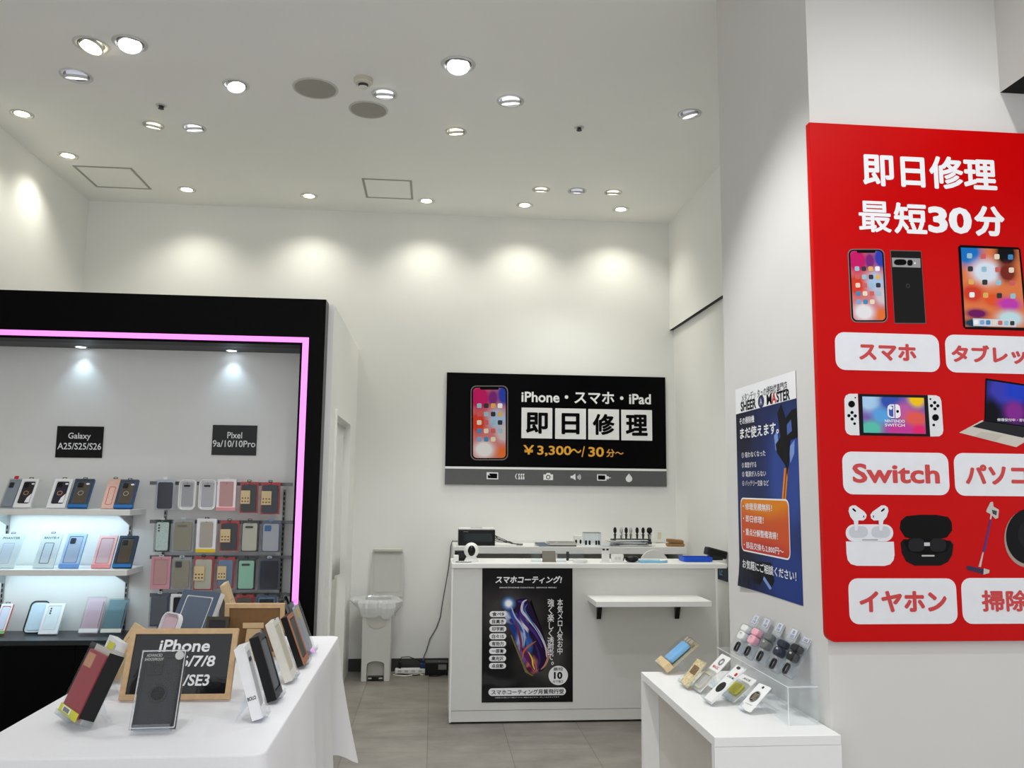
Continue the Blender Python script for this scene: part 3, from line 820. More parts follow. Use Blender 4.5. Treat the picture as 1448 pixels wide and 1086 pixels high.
# coating poster
pc = P(746, 898, Y=YC-.002)
g = thing('coating_poster', 'dark poster with a swirling coloured phone taped to the white counter front', 'poster', (pc.x, YC-.0012, pc.z))
bd = Board(g, Y=YC-.0012)
dark_print = blob_mat('poster_dark_print', (24, 24, 25), [(.45, .8, .55, .3, (64, 60, 60)), (.8, .45, .4, .3, (70, 68, 66)), (.3, .12, .5, .2, (34, 34, 35)), (.2, .3, .5, .06, (52, 52, 54)), (.6, .22, .5, .05, (44, 44, 46))], .3, .25)
bd.poly('poster_sheet', [(682, 803.5), (809.5, 803.5), (810, 992.5), (681, 993.5)], dark_print, 0, th=.001, uv=True)
cr = crop(670, 790, 5.17)
y1, y2, y3, y4 = -.0012, -.0017, -.0022, -.0027


def T5(t, x, y, w, h, mat=white_ink, yy=y3, **k):
    (a, b), = cr([(x, y)])
    return bd.text(t, a, b, w/5.17, h/5.17, mat, yy, **k)


T5('スマホコーティング!', 402, 153, 486, 55, bold=.025, off=.008, shear=.18)
T5('SMARTPHONE COATING  SERVICE MENU', 396, 211, 416, 9, off=.01)
swirl = blob_mat('swirl_print', (40, 26, 60), [(.2, .9, .35, .14, (210, 226, 250)), (.42, .9, .3, .12, (64, 40, 120)), (.3, .75, .4, .2, (38, 60, 130)), (.62, .78, .16, .22, (226, 216, 226)), (.5, .55, .14, .3, (150, 170, 220)), (.72, .6, .14, .2, (60, 110, 180)), (.38, .48, .2, .14, (110, 50, 70)), (.62, .4, .16, .16, (120, 80, 160)), (.5, .25, .2, .12, (214, 130, 60)), (.8, .28, .16, .2, (200, 120, 110)), (.62, .12, .1, .1, (244, 214, 60)), (.72, .2, .2, .1, (90, 30, 70))], .2, .35)
ph = bd.poly('printed_phone', cr([(222, 318), (238, 292), (272, 288), (300, 305), (345, 290), (385, 292), (408, 318), (455, 430), (520, 590), (546, 690), (540, 760), (505, 815), (430, 848), (400, 830), (360, 745), (290, 575), (225, 420)]), swirl, y1, uv=True)
bd.poly('printed_phone_edge', cr([(408, 318), (420, 300), (480, 470), (540, 640), (520, 590), (455, 430)]), black_ink, y1, parent=ph)
bd.poly('printed_phone_side', cr([(268, 560), (276, 555), (388, 815), (440, 850), (425, 858), (375, 830)]), col('gilt_print', (120, 108, 60)), y1, parent=ph)
def ribbon(nm, pts, ws, m, y):
    P2 = [bd.at(*q) for q in cr(pts)]; L1 = []; L2 = []
    for i, p_ in enumerate(P2):
        q0, q1 = P2[max(0, i-1)], P2[min(len(P2)-1, i+1)]
        d = Vector((q1[0]-q0[0], q1[1]-q0[1])).normalized(); w_ = ws[i]*.0008
        L1.append((p_[0]-d.y*w_, p_[1]+d.x*w_)); L2.append((p_[0]+d.y*w_, p_[1]-d.x*w_))
    mb = MB()
    for i in range(len(P2)-1):
        mb.add([(*((L1[i][0], y, L1[i][1])),), (L1[i+1][0], y, L1[i+1][1]), (L2[i+1][0], y, L2[i+1][1]), (L2[i][0], y, L2[i][1])], [(0, 1, 2, 3)])
    return mb.build(nm, m, ph, fix=False)


def curve(pts, n=6):
    out = []
    for i in range(len(pts)-1):
        p0, p1, p2, p3 = pts[max(0, i-1)], pts[i], pts[i+1], pts[min(len(pts)-1, i+2)]
        for k in range(n):
            t = k/n
            out.append(tuple(.5*((2*p1[j])+(-p0[j]+p2[j])*t+(2*p0[j]-5*p1[j]+4*p2[j]-p3[j])*t*t+(-p0[j]+3*p1[j]-3*p2[j]+p3[j])*t**3) for j in range(2)))
    return out+[pts[-1]]


def rib(pts, w, c, y):
    q = curve(pts); n_ = len(q)
    return ribbon('printed_ribbon', q, [max(.5, w*math.sin(PI*(i+.6)/(n_+.2))**.6) for i in range(n_)], col('ribbon_%d_%d_%d' % c, c, spec=.1), y)


rib([(388, 300), (360, 320), (352, 380), (400, 440), (470, 530), (522, 640), (532, 720)], 11, (206, 202, 220), y1-.0010)
rib([(392, 330), (372, 370), (400, 425), (450, 500), (505, 590)], 6, (60, 110, 176), y1-.0011)
rib([(318, 312), (350, 318), (362, 350), (345, 400), (380, 470), (450, 550), (500, 650)], 16, (70, 48, 132), y1-.0006)
rib([(262, 350), (285, 430), (340, 500), (390, 560), (420, 640)], 16, (54, 84, 166), y1-.0005)
rib([(270, 340), (300, 420), (350, 490), (372, 560), (366, 640)], 7, (176, 192, 230), y1-.0012)
rib([(352, 735), (365, 680), (400, 640), (455, 602)], 7, (196, 110, 60), y1-.0012)
rib([(350, 650), (380, 700), (420, 760), (450, 815)], 20, (98, 38, 84), y1-.0007)
rib([(398, 680), (425, 730), (432, 775), (446, 812)], 6, (238, 206, 60), y1-.0013)
rib([(525, 640), (545, 700), (525, 770), (490, 810)], 9, (190, 132, 116), y1-.0009)
rib([(440, 610), (470, 680), (480, 750), (462, 810)], 9, (60, 40, 110), y1-.0008)
rib([(300, 440), (330, 540), (345, 620), (340, 680)], 10, (120, 52, 66), y1-.0008)
glow = blob_mat('glow_print', (48, 62, 92), [(.5, .5, .55, .55, (120, 160, 220)), (.5, .5, .36, .36, (252, 253, 255))], .3)
(gx, gy), = cr([(254, 328)]); a, b = bd.at(gx, gy)
MB().prism(ellipse(.05, .05, a, b, 24), y2-.0004, y2).build('printed_spark', glow, g, uv=True)
for k, t in enumerate(('食べ9', '目高き', '印字刷', '白々15', '有効力', '一原害', '高光沢', '点自動')):
    cy = 405+k*54; cxx = 177-k*.6
    (a, b), = cr([(cxx, cy)])
    pl = bd.rr('printed_pill', a, b, 124/5.17, 43/5.17, 4, white_ink, y2)
    T5(t, cxx, cy, 86, 30, black_ink, y4, parent=pl, bold=.02)
for t, x, y0, y1_, w in (('本\n気\nメ\nロ\n人\n気\nお\n中', 630, 292, 700, 42), ('強\nく\n楽\nし\nく\n透\n型\nで', 562, 292, 740, 48), ('。', 575, 752, 776, 18)):
    T5(t, x, (y0+y1_)/2, w, y1_-y0, bold=.012, line=.9)
(a, b), = cr([(617, 853)]); rr_ = 71/5.17
c0 = bd.at(a, b); s0 = bd.size(a, b, 2*rr_, 2*rr_)
disc = MB().prism(ellipse(s0[0]/2, s0[1]/2, c0[0], c0[1], 32), y2-.0004, y2).build('printed_disc', white_ink, g)
T5('10', 616, 853, 62, 52, black_ink, y4, parent=disc, off=.02, bold=.02)
T5('最短', 616, 806, 70, 24, black_ink, y4, parent=disc, off=.008)
T5('分で施工', 616, 897, 78, 20, black_ink, y4, parent=disc, off=.008)
(a, b), = cr([(391, 972)])
pl = bd.rr('printed_pill', a, b, 566/5.17, 56/5.17, 5.4, white_ink, y2)
T5('スマホコーティング月質飛行受', 394, 973, 530, 36, black_ink, y4, parent=pl, bold=.016)
T5('※機種や状態により施工できない場合があります。詳しくはスタッフまで', 390, 1013, 470, 8)

# things on the counter
zt = CT+.0004


def on_counter(x0, x1, y0, y1, z=zt):
    """pixel box of something standing on the counter -> its middle, width, height"""
    A = P(x0, y1, Z=z); Y = A.y; B = P(x1, y1, Y=Y); T = P((x0+x1)/2, y0, Y=Y)
    return (A.x+B.x)/2, Y, B.x-A.x, T.z-z


def ctr(Ymin, *a, z=zt):
    x0, x1, y0, y1 = a
    Y = min(Ymin, YC+CD-.06) if Ymin else P(x0, y1, Z=z).y
    A = P(x0, y1, Y=Y); B = P(x1, y1, Y=Y); T = P((x0+x1)/2, y0, Y=Y)
    return (A.x+B.x)/2, Y, B.x-A.x, T.z-z


x, y, w, h = ctr(5.66, 655, 677.5, 767, 795)
g = thing('security_camera', 'white round headed indoor camera with a black lens at the counter end', 'camera', (x, y, zt))
MB().lathe([(.0005, 0), (.047, 0), (.047, .006), (.04, .02), (.03, .038), (.0005, .042)], 24).build('stand', white_pl, g, smooth=True)
b = MB().ball((0, 0, h-.052), .05, .046, .052).build('head', white_pl, g, smooth=True)
MB().ball((0, -.022, h-.052), .031, .03, .038).build('lens_cover', black_gl, b, smooth=True)
x, y, w, h = ctr(5.72, 643, 661, 779, 793)
g = thing('card_reader', 'small black box behind the white round camera on the counter', 'device', (x, y, zt))
MB().box(-w/2, w/2, 0, .06, 0, h).build('body', black_pl, g, bevel=.004)
MB().box(-w/2+.008, w/2-.008, -.001, 0, .012, h-.012).build('front_glass', black_gl, g)
x, y, w, h = ctr(5.6, 641, 648.5, 785, 793.5)
g = thing('power_adapter', 'small white plug adapter at the counter corner beside the round camera', 'adapter', (x, y, zt))
MB().box(-w/2, w/2, 0, .03, 0, h).build('body', white_pl, g, bevel=.004)
MB().tube([(0, .0, .004), (.02, -.02, .004), (.08, -.03, .004), (.1, -.01, .004)], .0022).build('cable', dark_grey, g, smooth=True)


def cbox(nm, lb, cat, Y, bx, d, mat, parts=(), bev=.002):
    x, y, w, h = ctr(Y, *bx)
    g = thing(nm, lb, cat, (x, y, zt))
    MB().box(-w/2, w/2, 0, d, 0, h).build('body', mat, g, bevel=bev)
    return g, w, h


def stand(nm, lb, Y, bx, mat):
    x, y, w, h = ctr(Y, *bx); g = thing(nm, lb, 'display stand', (x, y, zt))
    MB().box(-w/2, w/2, -.02, .05, 0, .003).build('foot', mat, g)
    MB().prism([(-.004, .003), (0, .003), (.03, h), (.026, h)], -w/2, w/2, 'x').build('easel_plate', mat, g)
    return g, w, h


stand('acrylic_card_stand', 'clear acrylic card stand left of a dark smoked one on the counter', 5.68, (751, 765, 780, 793), acrylic)
smoke = clear_mat('smoked_acrylic', (128, 120, 108), .06, .25)
stand('smoked_card_stand', 'dark smoked acrylic stand between two clear ones on the counter', 5.66, (767, 786, 779.5, 794), col('smoked_plastic', (126, 120, 110), rough=.3))
stand('acrylic_card_stand', 'clear acrylic card stand between the dark smoked one and a tiny dark clip', 5.67, (786.5, 800.5, 780, 793), acrylic)
g, w, h = cbox('sample_clip', 'tiny dark clip standing right of the clear stands on the counter', 'clip', 5.76, (801, 804.5, 780, 787.5), .012, dark_grey)
MB().box(-w/2, w/2, -.006, -.0005, h*.7, h).build('clip_lip', dark_grey, g)
stand('acrylic_card_stand', 'wide clear acrylic stand behind the white oval dish on the counter', 5.74, (806, 825.5, 778, 790), acrylic)
x, y, w, h = ctr(5.61, 809, 831, 788, 796)
g = thing('coin_dish', 'white oval cash dish on the counter top above the shelf bracket', 'dish', (x, y, zt))
mb = MB(); mb.lathe([(.0005, .0), (.85, 0), (1, .02), (.97, .022), (.82, .006), (.0005, .006)], 28)
mb.v = [Vector((v.x*w/2, v.y*.05, v.z)) for v in mb.v]
mb.build('dish', white_pl, g, smooth=True)
MB().prism(rrect(w*.7, .05, .02), .0062, .0075, 'z').build('mat_pad', light_grey, g)
x, y, w, h = ctr(5.63, 851, 862, 776, 792)
g = thing('phone_stand', 'white upright charging stand with two dark tips on the counter', 'stand', (x, y, zt))
MB().prism(rrect(w*1.5, .07, .02), 0, .006, 'z').build('foot', white_pl, g)
MB().box(-w/2, w/2, 0, .008, .006, h*.88).build('upright_plate', white_pl, g, bevel=.002)
for sx in (-1, 1):
    MB().box(sx*w*.25-.007, sx*w*.25+.007, -.003, .01, h*.88, h).build('tip', black_pl, g, bevel=.001)
g, w, h = cbox('folded_card', 'small white folded price card beside the white charging stand', 'card', 5.64, (865, 882, 784, 793), .03, white_lam)
text(g, '修理', 0, h*.5, w*.5, h*.4, light_grey, -.0006)
x, y, w, h = ctr(5.62, 885, 904.5, 786, 794.5)
g = thing('tool_pouch', 'black crumpled tool pouch on the counter beside the light blue film', 'pouch', (x, y, zt))
mb = MB(); mb.ball((0, .03, h*.5), w*.5, .035, h*.5, n=18, k=8)
for v in mb.v:
    v.z = max(0.0, v.z+.004*math.sin(v.x*160)*math.cos(v.y*90)); v.x += .003*math.sin(v.z*300)
mb.build('pouch_body', black_pl, g, smooth=True)
MB().tube([(-w*.4, .0, h*.8), (-w*.62, -.005, h*.75), (-w*.7, -.01, h*.3)], .004).build('strap', black_pl, g, smooth=True)
x, y, w, h = ctr(5.62, 904.5, 944, 789, 793.5)
g = thing('blue_film_tray', 'flat light blue film sheet lying in front of the white chair back', 'film sheet', (x, y, zt))
MB().prism([(-w/2, -.03), (w*.28, -.03), (w/2, .0), (w*.34, .08), (-w/2, .08)], 0, .014, 'z').build('sheet', col('film_blue', (140, 196, 226), rough=.25), g)
MB().prism([(w*.2, -.0302), (w/2, -.0002), (w*.3, .06)], .0142, .0165, 'z').build('peeled_corner', white_pl, g)
x, y, w, h = ctr(5.66, 968, 1009, 787, 794.5)
g = thing('cash_tray', 'bright blue plastic tray on the counter near the right wall', 'tray', (x, y, zt))
mb = MB(); mb.ring(rrect(w, .15, .02), rrect(w*.92, .13, .016), .004, .03, 'z'); mb.build('rim', col('tray_blue', (22, 84, 205), rough=.35), g, loc=(0, .08, 0))
MB().prism(rrect(w*.93, .135, .016), 0, .006, 'z').build('tray_floor', col('tray_blue', (22, 84, 205), rough=.35), g, loc=(0, .08, 0))
x, y, w, h = ctr(5.84, 994, 1024, 781, 795)
g = thing('payment_terminal', 'black payment terminal leaning beside the blue tray at the counter end', 'terminal', (x+.01, y, zt), math.radians(12))
mb = MB(); mb.T = Matrix.Translation((0, 0, .022)) @ Matrix.Rotation(.24, 4, 'Y')
mb.box(-w*.52, w*.52, -.03, .03, -.0, .055); mb.build('body', col('terminal_black', (40, 40, 44)), g, bevel=.008)
mb = MB(); mb.T = Matrix.Translation((0, 0, .022)) @ Matrix.Rotation(.24, 4, 'Y')
mb.box(-w*.44, w*.44, -.0312, -.0301, .01, .045); mb.build('screen', black_gl, g)
MB().box(-w*.3, w*.3, -.03, .03, 0, .03).build('rest', col('terminal_black', (40, 40, 44)), g)
# navy notice by the counter end
q = P(1020.5, 810, X=XR-.004)
g = thing('navy_sign', 'small navy notice on the right wall beside the counter end', 'notice', (XR-.0042, q.y, q.z))
MB().box(-.0035, .0035, -.12, .12, -.052, .052).build('notice_board', col('notice_navy', (16, 34, 56), rough=.3), g)
o = text(g, 'LC', 0, 0, .06, .035, col('notice_ink', (120, 180, 210)), -.004)
o.rotation_euler = (0, 0, -PI/2)
MB().box(-.0036, .0035, -.12, .12, -.055, -.0522).build('notice_edge', white_ink, g)

# ------------------------------------------------------------------ back bench
YD = 6.64
DZ = P(800, 773.2, Y=YD).z
DX0, DX1 = P(641, 790, Y=YD).x, P(974, 790, Y=YD).x
DX1 = min(DX1, XRU-.02)
g = thing('back_bench', 'low white open bench along the back wall behind the counter', 'bench', ((DX0+DX1)/2, YD, 0))
hw = (DX1-DX0)/2
MB().box(-hw, hw, 0, YB-YD-.012, DZ-.055, DZ).build('bench_top', white_lam, g, bevel=.002)
for k, fx in enumerate((-1, -.12, .78, 1)):
    MB().box(fx*hw-(.03 if fx > -1 else 0), fx*hw+(.03 if fx < 0 and fx == -1 else 0), .01, YB-YD-.014, 0, DZ-.056).build('upright_panel', white_lam, g)
for a, b in ((-1, -.12), (-.12, .78), (.78, 1)):
    MB().box(a*hw+.031 if a == -1 else a*hw+.001, b*hw-.031, .02, YB-YD-.014, DZ-.20, DZ-.18).build('inner_shelf', white_lam, g)
    MB().box(a*hw+.031 if a == -1 else a*hw+.001, b*hw-.031, YB-YD-.024, YB-YD-.0145, .02, DZ-.057).build('rear_panel', light_grey, g)
zd = DZ+.0004


def on_bench(x0, x1, y0, y1, dy=.06):
    Y = YD+dy
    A = P(x0, y1, Y=Y); B = P(x1, y1, Y=Y); T = P((x0+x1)/2, y0, Y=Y)
    return (A.x+B.x)/2, Y, B.x-A.x, T.z-zd


x, y, w, h = on_bench(648, 700, 747, 772.5, .08)
g = thing('label_printer', 'black fronted machine with a white top, at the left end of the bench', 'printer', (x, y, zd))
MB().box(-w/2, w/2, 0, .16, 0, h-.012).build('body', black_pl, g, bevel=.006)
MB().box(-w/2+.004, w/2-.002, -.002, .17, h-.012, h).build('lid', white_pl, g, bevel=.003)
MB().box(-w*.16, w*.16, .02, .1, h+.0005, h+.006).build('lid_handle', light_grey, g, bevel=.002)
MB().box(-w*.38, w*.42, -.0015, -.0002, .03, h*.7).build('screen', col('screen_glass', (22, 32, 36), rough=.1), g)
text(g, 'Phing', -w*.3, h*.8, w*.12, h*.05, light_grey, -.001)
# cables on the bench
random.seed(3)
g = thing('cable_bundle', 'loose dark cables heaped beside the black fronted machine on the bench', 'cables', (P(712, 768, Y=YD+.1).x, YD+.1, zd))
for k in range(6):
    pts = []
    for j in range(9):
        u = j/8
        pts.append((-.07+.22*u+random.uniform(-.01, .01), random.uniform(-.03, .05), max(.004, .075*(1-u)**1.5*(.5+.1*k)+random.uniform(0, .012))))
    MB().tube(pts, .0032, 6).build('cable', dark_grey if k % 2 else grey_pl, g, smooth=True)


def sheet(nm, lb, cat, bx, d, mats, dy, th, rz=0, n=1):
    x, y, w, h = on_bench(*bx, dy); g = thing(nm, lb, cat, (x, y, zd), rz)
    return g, w, h


g, w, h = sheet('parts_tray', 'shallow white parts tray with a black underside, mid bench', 'tray', (776, 815, 767, 773), .1, None, .04, .01)
MB().box(-w/2, w/2, 0, .16, .0, .008).build('base', black_pl, g)
MB().ring(rrect(w, .17, .01), rrect(w-.016, .154, .006), .0085, .03, 'z').build('rim', light_grey, g, loc=(0, .08, 0))
for k, c in enumerate((c_red, white_pl, c_slate, c_red, light_grey)):
    MB().box(-w*.35+k*w*.15, -.0+-w*.35+k*w*.15+w*.09, .04, .1, .0085, .026).build('spare_part', c, g, bevel=.002)
g, w, h = sheet('slanted_booklet', 'grey slanted booklet on the bench in front of the parts tray', 'booklet', (762, 777, 768, 773), .1, None, .03, .01, .25)
MB().prism([(0, 0), (.1, 0), (.1, .022)], -w/2, w/2, 'x').build('pages', light_grey, g)
MB().prism([(-.004, .0008), (.1, .0235), (.1, .026), (-.004, .003)], -w/2-.002, w/2+.002, 'x').build('cover', c_slate, g)
g, w, h = sheet('component_box', 'small white box with round black sockets on the bench', 'box', (812.5, 823, 757.5, 771), .06, None, .14, .05)
MB().box(-w/2, w/2, 0, .06, 0, h).build('body', white_pl, g, bevel=.003)
for sx in (-1, 1):
    MB().prism(ellipse(w*.13, h*.22, sx*w*.3, h*.4, 16), -.003, .0).build('socket', black_pl, g)
g, w, h = sheet('acrylic_tool_box', 'clear acrylic box holding small dark tools on the bench', 'box', (826.5, 850, 754, 772), .1, None, .14, .05)
MB().box(-w/2, w/2, 0, .003, 0, h).build('front_wall', acrylic, g)
MB().box(-w/2, w/2, .097, .1, 0, h).build('rear_wall', acrylic, g)
MB().box(-w/2, -w/2+.003, .0035, .0965, 0, h).build('side_wall', acrylic, g)
MB().box(w/2-.003, w/2, .0035, .0965, 0, h).build('side_wall', acrylic, g)
MB().ring(rrect(w, .1, .004), rrect(w-.008, .092, .003), h, h+.003, 'z').build('top_rim', dark_steel, g, loc=(0, .05, 0))
for fx in (-.42, -.2, .2, .36):
    MB().box(fx*w-.008, fx*w+.008, -.012, -.001, .006, h*.42).build('small_tool', black_pl, g, bevel=.003)
x, y, w, h = on_bench(853, 908, 764, 773, .03)
g = thing('paper_stack', 'untidy pile of pale and dark sheets in front of the tool rack', 'papers', (x, y, zd))
rnd = random.Random(5)
for k in range(9):
    mb = MB(); mb.T = Matrix.Translation((rnd.uniform(-.03, .13), .07, .003+k*.005)) @ Matrix.Rotation(rnd.uniform(-.12, .12), 4, 'Z') @ Matrix.Rotation(rnd.uniform(-.02, .06)*(k > 3), 4, 'X')
    mb.box(-.15+.006*k, .15, -.055+.002*k, .055, 0, .0035)
    mb.build('sheet', [light_grey, white_pl, col('paper_blue', (186, 198, 216)), black_pl, white_pl, col('paper_blue', (186, 198, 216)), white_pl, light_grey, white_pl][k], g)
x, y, w, h = on_bench(866, 921, 752, 766, .2)
g = thing('tool_rack', 'dark low rack behind the papers holding a row of upright tools', 'tool rack', (x, y, zd))
MB().box(-w/2, w/2, 0, .08, 0, .05).build('rack_body', col('rack_dark', (54, 58, 66)), g, bevel=.003)
MB().box(-w/2, w/2, -.02, -.001, .0, .03).build('rack_lip', col('rack_dark', (54, 58, 66)), g, bevel=.003)
for k, (px, dk, nm) in enumerate(((869.7, 1, 'first'), (878.5, 0, 'second'), (885.5, 1, 'third'), (892, 0, 'fourth'), (901, 1, 'fifth'), (909.5, 1, 'sixth'), (918.5, 2, 'seventh'))):
    q = P(px, 762, Y=y+.03)
    gt = thing('precision_tool', f'{nm} upright tool from the left in the dark rack on the bench', 'tool', (q.x, y+.03, zd+.0505), 0, 'tools in the bench rack')
    r_ = .012 if dk < 2 else .02
    MB().lathe([(.0005, 0), (r_*.6, 0), (r_*.7, .02), (r_, .035), (r_*.5, .043)], 12).build('socket_end', steel if dk != 1 else dark_grey, gt, smooth=True)
    MB().lathe([(r_*.5, .0435), (r_*1.1, .055), (r_*1.2, .075), (r_*.7, .092), (.0005, .094)], 12).build('handle', black_pl if dk else light_grey, gt, smooth=True)
x, y, w, h = on_bench(944, 968, 764.5, 776, .05)
g = thing('brown_wallet', 'tan brown folded wallet lying at the right end of the bench', 'wallet', (x, y, zd), -.12)
MB().box(-w/2, w/2, 0, .09, 0, .026).build('lower_flap', col('leather', (150, 112, 70), rough=.6, noise=.12, scale=60), g, bevel=.008)
mb = MB(); mb.T = Matrix.Rotation(.08, 4, 'Y'); mb.box(-w/2, w/2-.01, 0, .09, .028, .056); mb.build('upper_flap', col('leather', (150, 112, 70), rough=.6, noise=.12, scale=60), g, bevel=.008)
p = P(932, 757.5, Y=YB)
g = thing('wall_outlet', 'white wall outlet plate above the bench near the brown wallet', 'outlet', (p.x, YB-.0005, p.z))
MB().box(-.035, .035, -.008, 0, -.055, .055).build('plate', white_pl, g, bevel=.002)
MB().box(-.016, .016, -.0095, -.0082, -.03, .03).build('socket_insert', col('outlet_insert', (214, 208, 190)), g)


# white office chairs behind the counter
def chair(px, py_top, w, lb, Y, rz=0):
    q = P(px, py_top, Y=Y)
    g = thing('office_chair', lb, 'chair', (q.x, Y, 0), rz, None)
    T = q.z
    MB().prism(rrect(w, .36, .12, 0, T-.18, 6), -.012, .012).build('backrest', white_pl, g, bevel=.006)
    MB().tube([(0, .02, T-.3), (0, .04, .6), (0, -.1, .5), (0, -.22, .48)], .016, 8).build('back_support', white_pl, g, smooth=True)
    MB().prism(rrect(.42, .4, .1, 0, -.24), .5, .55, 'z').build('seat', white_pl, g, bevel=.012)
    MB().tube([(0, -.24, .08), (0, -.24, .5)], .024, 12).build('gas_post', steel, g, smooth=True)
    for k in range(5):
        a = 2*PI*k/5
        leg = MB().tube([(0, -.24, .1), (.24*math.cos(a), -.24+.24*math.sin(a), .065)], [.022, .014], 8).build('base_leg', white_pl, g, smooth=True)
        MB().tube([(.24*math.cos(a)-.012, -.24+.24*math.sin(a), .027), (.24*math.cos(a)+.012, -.24+.24*math.sin(a), .027)], .027, 12).build('caster', dark_grey, leg, smooth=True)


chair(924.5, 777.5, .225, 'white office chair with a rounded back behind the counter', 6.46, 0)

# ------------------------------------------------------------------ pedal bin
fl = P(510.5, 957.5, Z=0); fr = P(550.5, 958, Z=0); bk = P(560.5, 947, Z=0)
W = fr.x-fl.x
BY = min(fl.y, YB-.36)
sc_ = BY/fl.y
bx0 = P(510.5, 957.5, Y=BY).x; bx1 = P(550.5, 958, Y=BY).x; W = bx1-bx0
g = thing('pedal_bin', 'pale tall pedal bin with its lid open and a white liner bag', 'bin', ((bx0+bx1)/2, BY, 0))
HB = P(530, 851, Y=BY).z
DB = .27
bin_m = M('bin_plastic', (206, 205, 200), .45, noise=.01)
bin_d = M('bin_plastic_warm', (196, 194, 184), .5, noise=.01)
# body with arched pedal opening in the front
ax = W*.31; az = P(530, 935, Y=BY).z
arch = [(-W/2, 0), (-ax, 0), (-ax, az*.82)]+[(-ax*math.cos(t*PI/8), az*.82+az*.18*math.sin(t*PI/8)) for t in range(1, 8)]+[(ax, az*.82), (ax, 0), (W/2, 0), (W/2+.004, HB), (-W/2-.004, HB)]
MB().prism(arch, 0, .012).build('front_panel', bin_m, g, bevel=.0015)
mb = MB()
mb.box(-W/2, -W/2+.01, .0125, DB, 0, HB); mb.box(W/2-.01, W/2, .0125, DB, 0, HB); mb.box(-W/2+.0105, W/2-.0105, DB-.01, DB, 0, HB)
mb.box(-W/2+.0105, W/2-.0105, .06, DB-.0105, az+.01, az+.02)
mb.build('bin_body', bin_m, g)
MB().prism([(W*.38*math.cos(PI+t*PI/10), HB-.12+.085*math.sin(PI+t*PI/10)) for t in range(11)], -.0035, -.0003).build('front_recess', bin_d, g)
MB().box(-ax*.9, ax*.9, .0, .1, .012, .034).build('pedal', black_pl, g, bevel=.004)
for sx in (-1, 1):
    MB().box(sx*ax*.62-.014, sx*ax*.62+.014, -.001, -.0002, .018, .028).build('pedal_mark', light_grey, g)
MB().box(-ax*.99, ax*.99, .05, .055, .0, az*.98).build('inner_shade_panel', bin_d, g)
# liner bag
bag = clear_mat('liner_film', (252, 252, 252), .06, .62, .4)
mb = MB(); n = 64
rnd = random.Random(11)
jit = [rnd.uniform(-1, 1) for _ in range(n+1)]; jit[-1] = jit[0]
jit2 = [rnd.uniform(-1, 1) for _ in range(n+1)]; jit2[-1] = jit2[0]


def bagf(u, v):
    a = 2*PI*u; i = int(round(u*n)) % n
    ca, sa = math.cos(a), math.sin(a)
    sq = 1/max(abs(ca), abs(sa))**.7
    k = jit[i]*(1 if i % 2 else -.6)
    prof = [(.93, .004), (1.02, .014), (1.16, .010), (1.28, -.012), (1.33, -.05), (1.31, -.085), (1.27, -.115), (1.24, -.13)]
    j = min(6, int(v*7)); fr = v*7-j
    r = prof[j][0]*(1-fr)+prof[j+1][0]*fr; z = prof[j][1]*(1-fr)+prof[j+1][1]*fr
    out = max(0, v-.05)
    r += .10*k*out*(1.3-v)
    left = max(0, -ca-.6)*.24*math.sin(PI*min(1, v*1.4))**2
    right = max(0, ca-.6)*.14*math.sin(PI*min(1, v*1.2))**2
    X = W/2*ca*sq*r-left+right
    Yy = DB/2+DB/2*sa*sq*(1+(r-1)*.8)
    return (X, Yy, HB+z+.012*k*out+.026*jit2[(i//4)*4 % n]*out*out+.03*max(0, -ca-.6)*out)


mb.grid(n, 14, bagf)
mb.build('liner_bag', bag, g, smooth=False, fix=False)
n = 40
mb = MB(); mb.grid(n, 3, lambda u, v: (W/2*.92*math.cos(2*PI*u)/max(abs(math.cos(2*PI*u)), abs(math.sin(2*PI*u)))**.75*(1-.1*v), DB/2+DB/2*.92*math.sin(2*PI*u)/max(abs(math.cos(2*PI*u)), abs(math.sin(2*PI*u)))**.75*(1-.1*v), HB+.012-.12*v+.006*math.sin(u*60)))
mb.build('liner_inside', bag, g, smooth=True, fix=False)
# open lid
LY = BY+DB+.015
lt = P(548, 775.5, Y=LY); lw0 = P(571, 800, Y=LY).x-P(526, 800, Y=LY).x
lc = (P(571, 820, Y=LY).x+P(524, 820, Y=LY).x)/2-(bx0+bx1)/2
lh = lt.z-HB
lid = MB().prism([(lc-lw0*.53, HB), (lc+lw0*.53, HB), (lc+lw0*.5, HB+lh*.9), (lc+lw0*.45, HB+lh), (lc-lw0*.45, HB+lh), (lc-lw0*.5, HB+lh*.9)], DB+.005, DB+.022).build('lid', bin_m, g, bevel=.004)
MB().box(lc-lw0*.46, lc+lw0*.46, DB-.018, DB+.0045, HB+lh*.935, HB+lh*.995).build('lid_rim', bin_d, lid, bevel=.005)
MB().ring(rrect(lw0*.86, lh*.8, .02, lc, HB+lh*.5), rrect(lw0*.84, lh*.785, .018, lc, HB+lh*.5), DB+.0025, DB+.0048).build('lid_panel_line', light_grey, lid)
for sx in (-1, 1):
    MB().tube([(sx*W*.3, DB+.004, HB-.02), (sx*W*.3+.004, DB+.004, HB-.02)], .012, 10).build('hinge', bin_m, g, smooth=True)

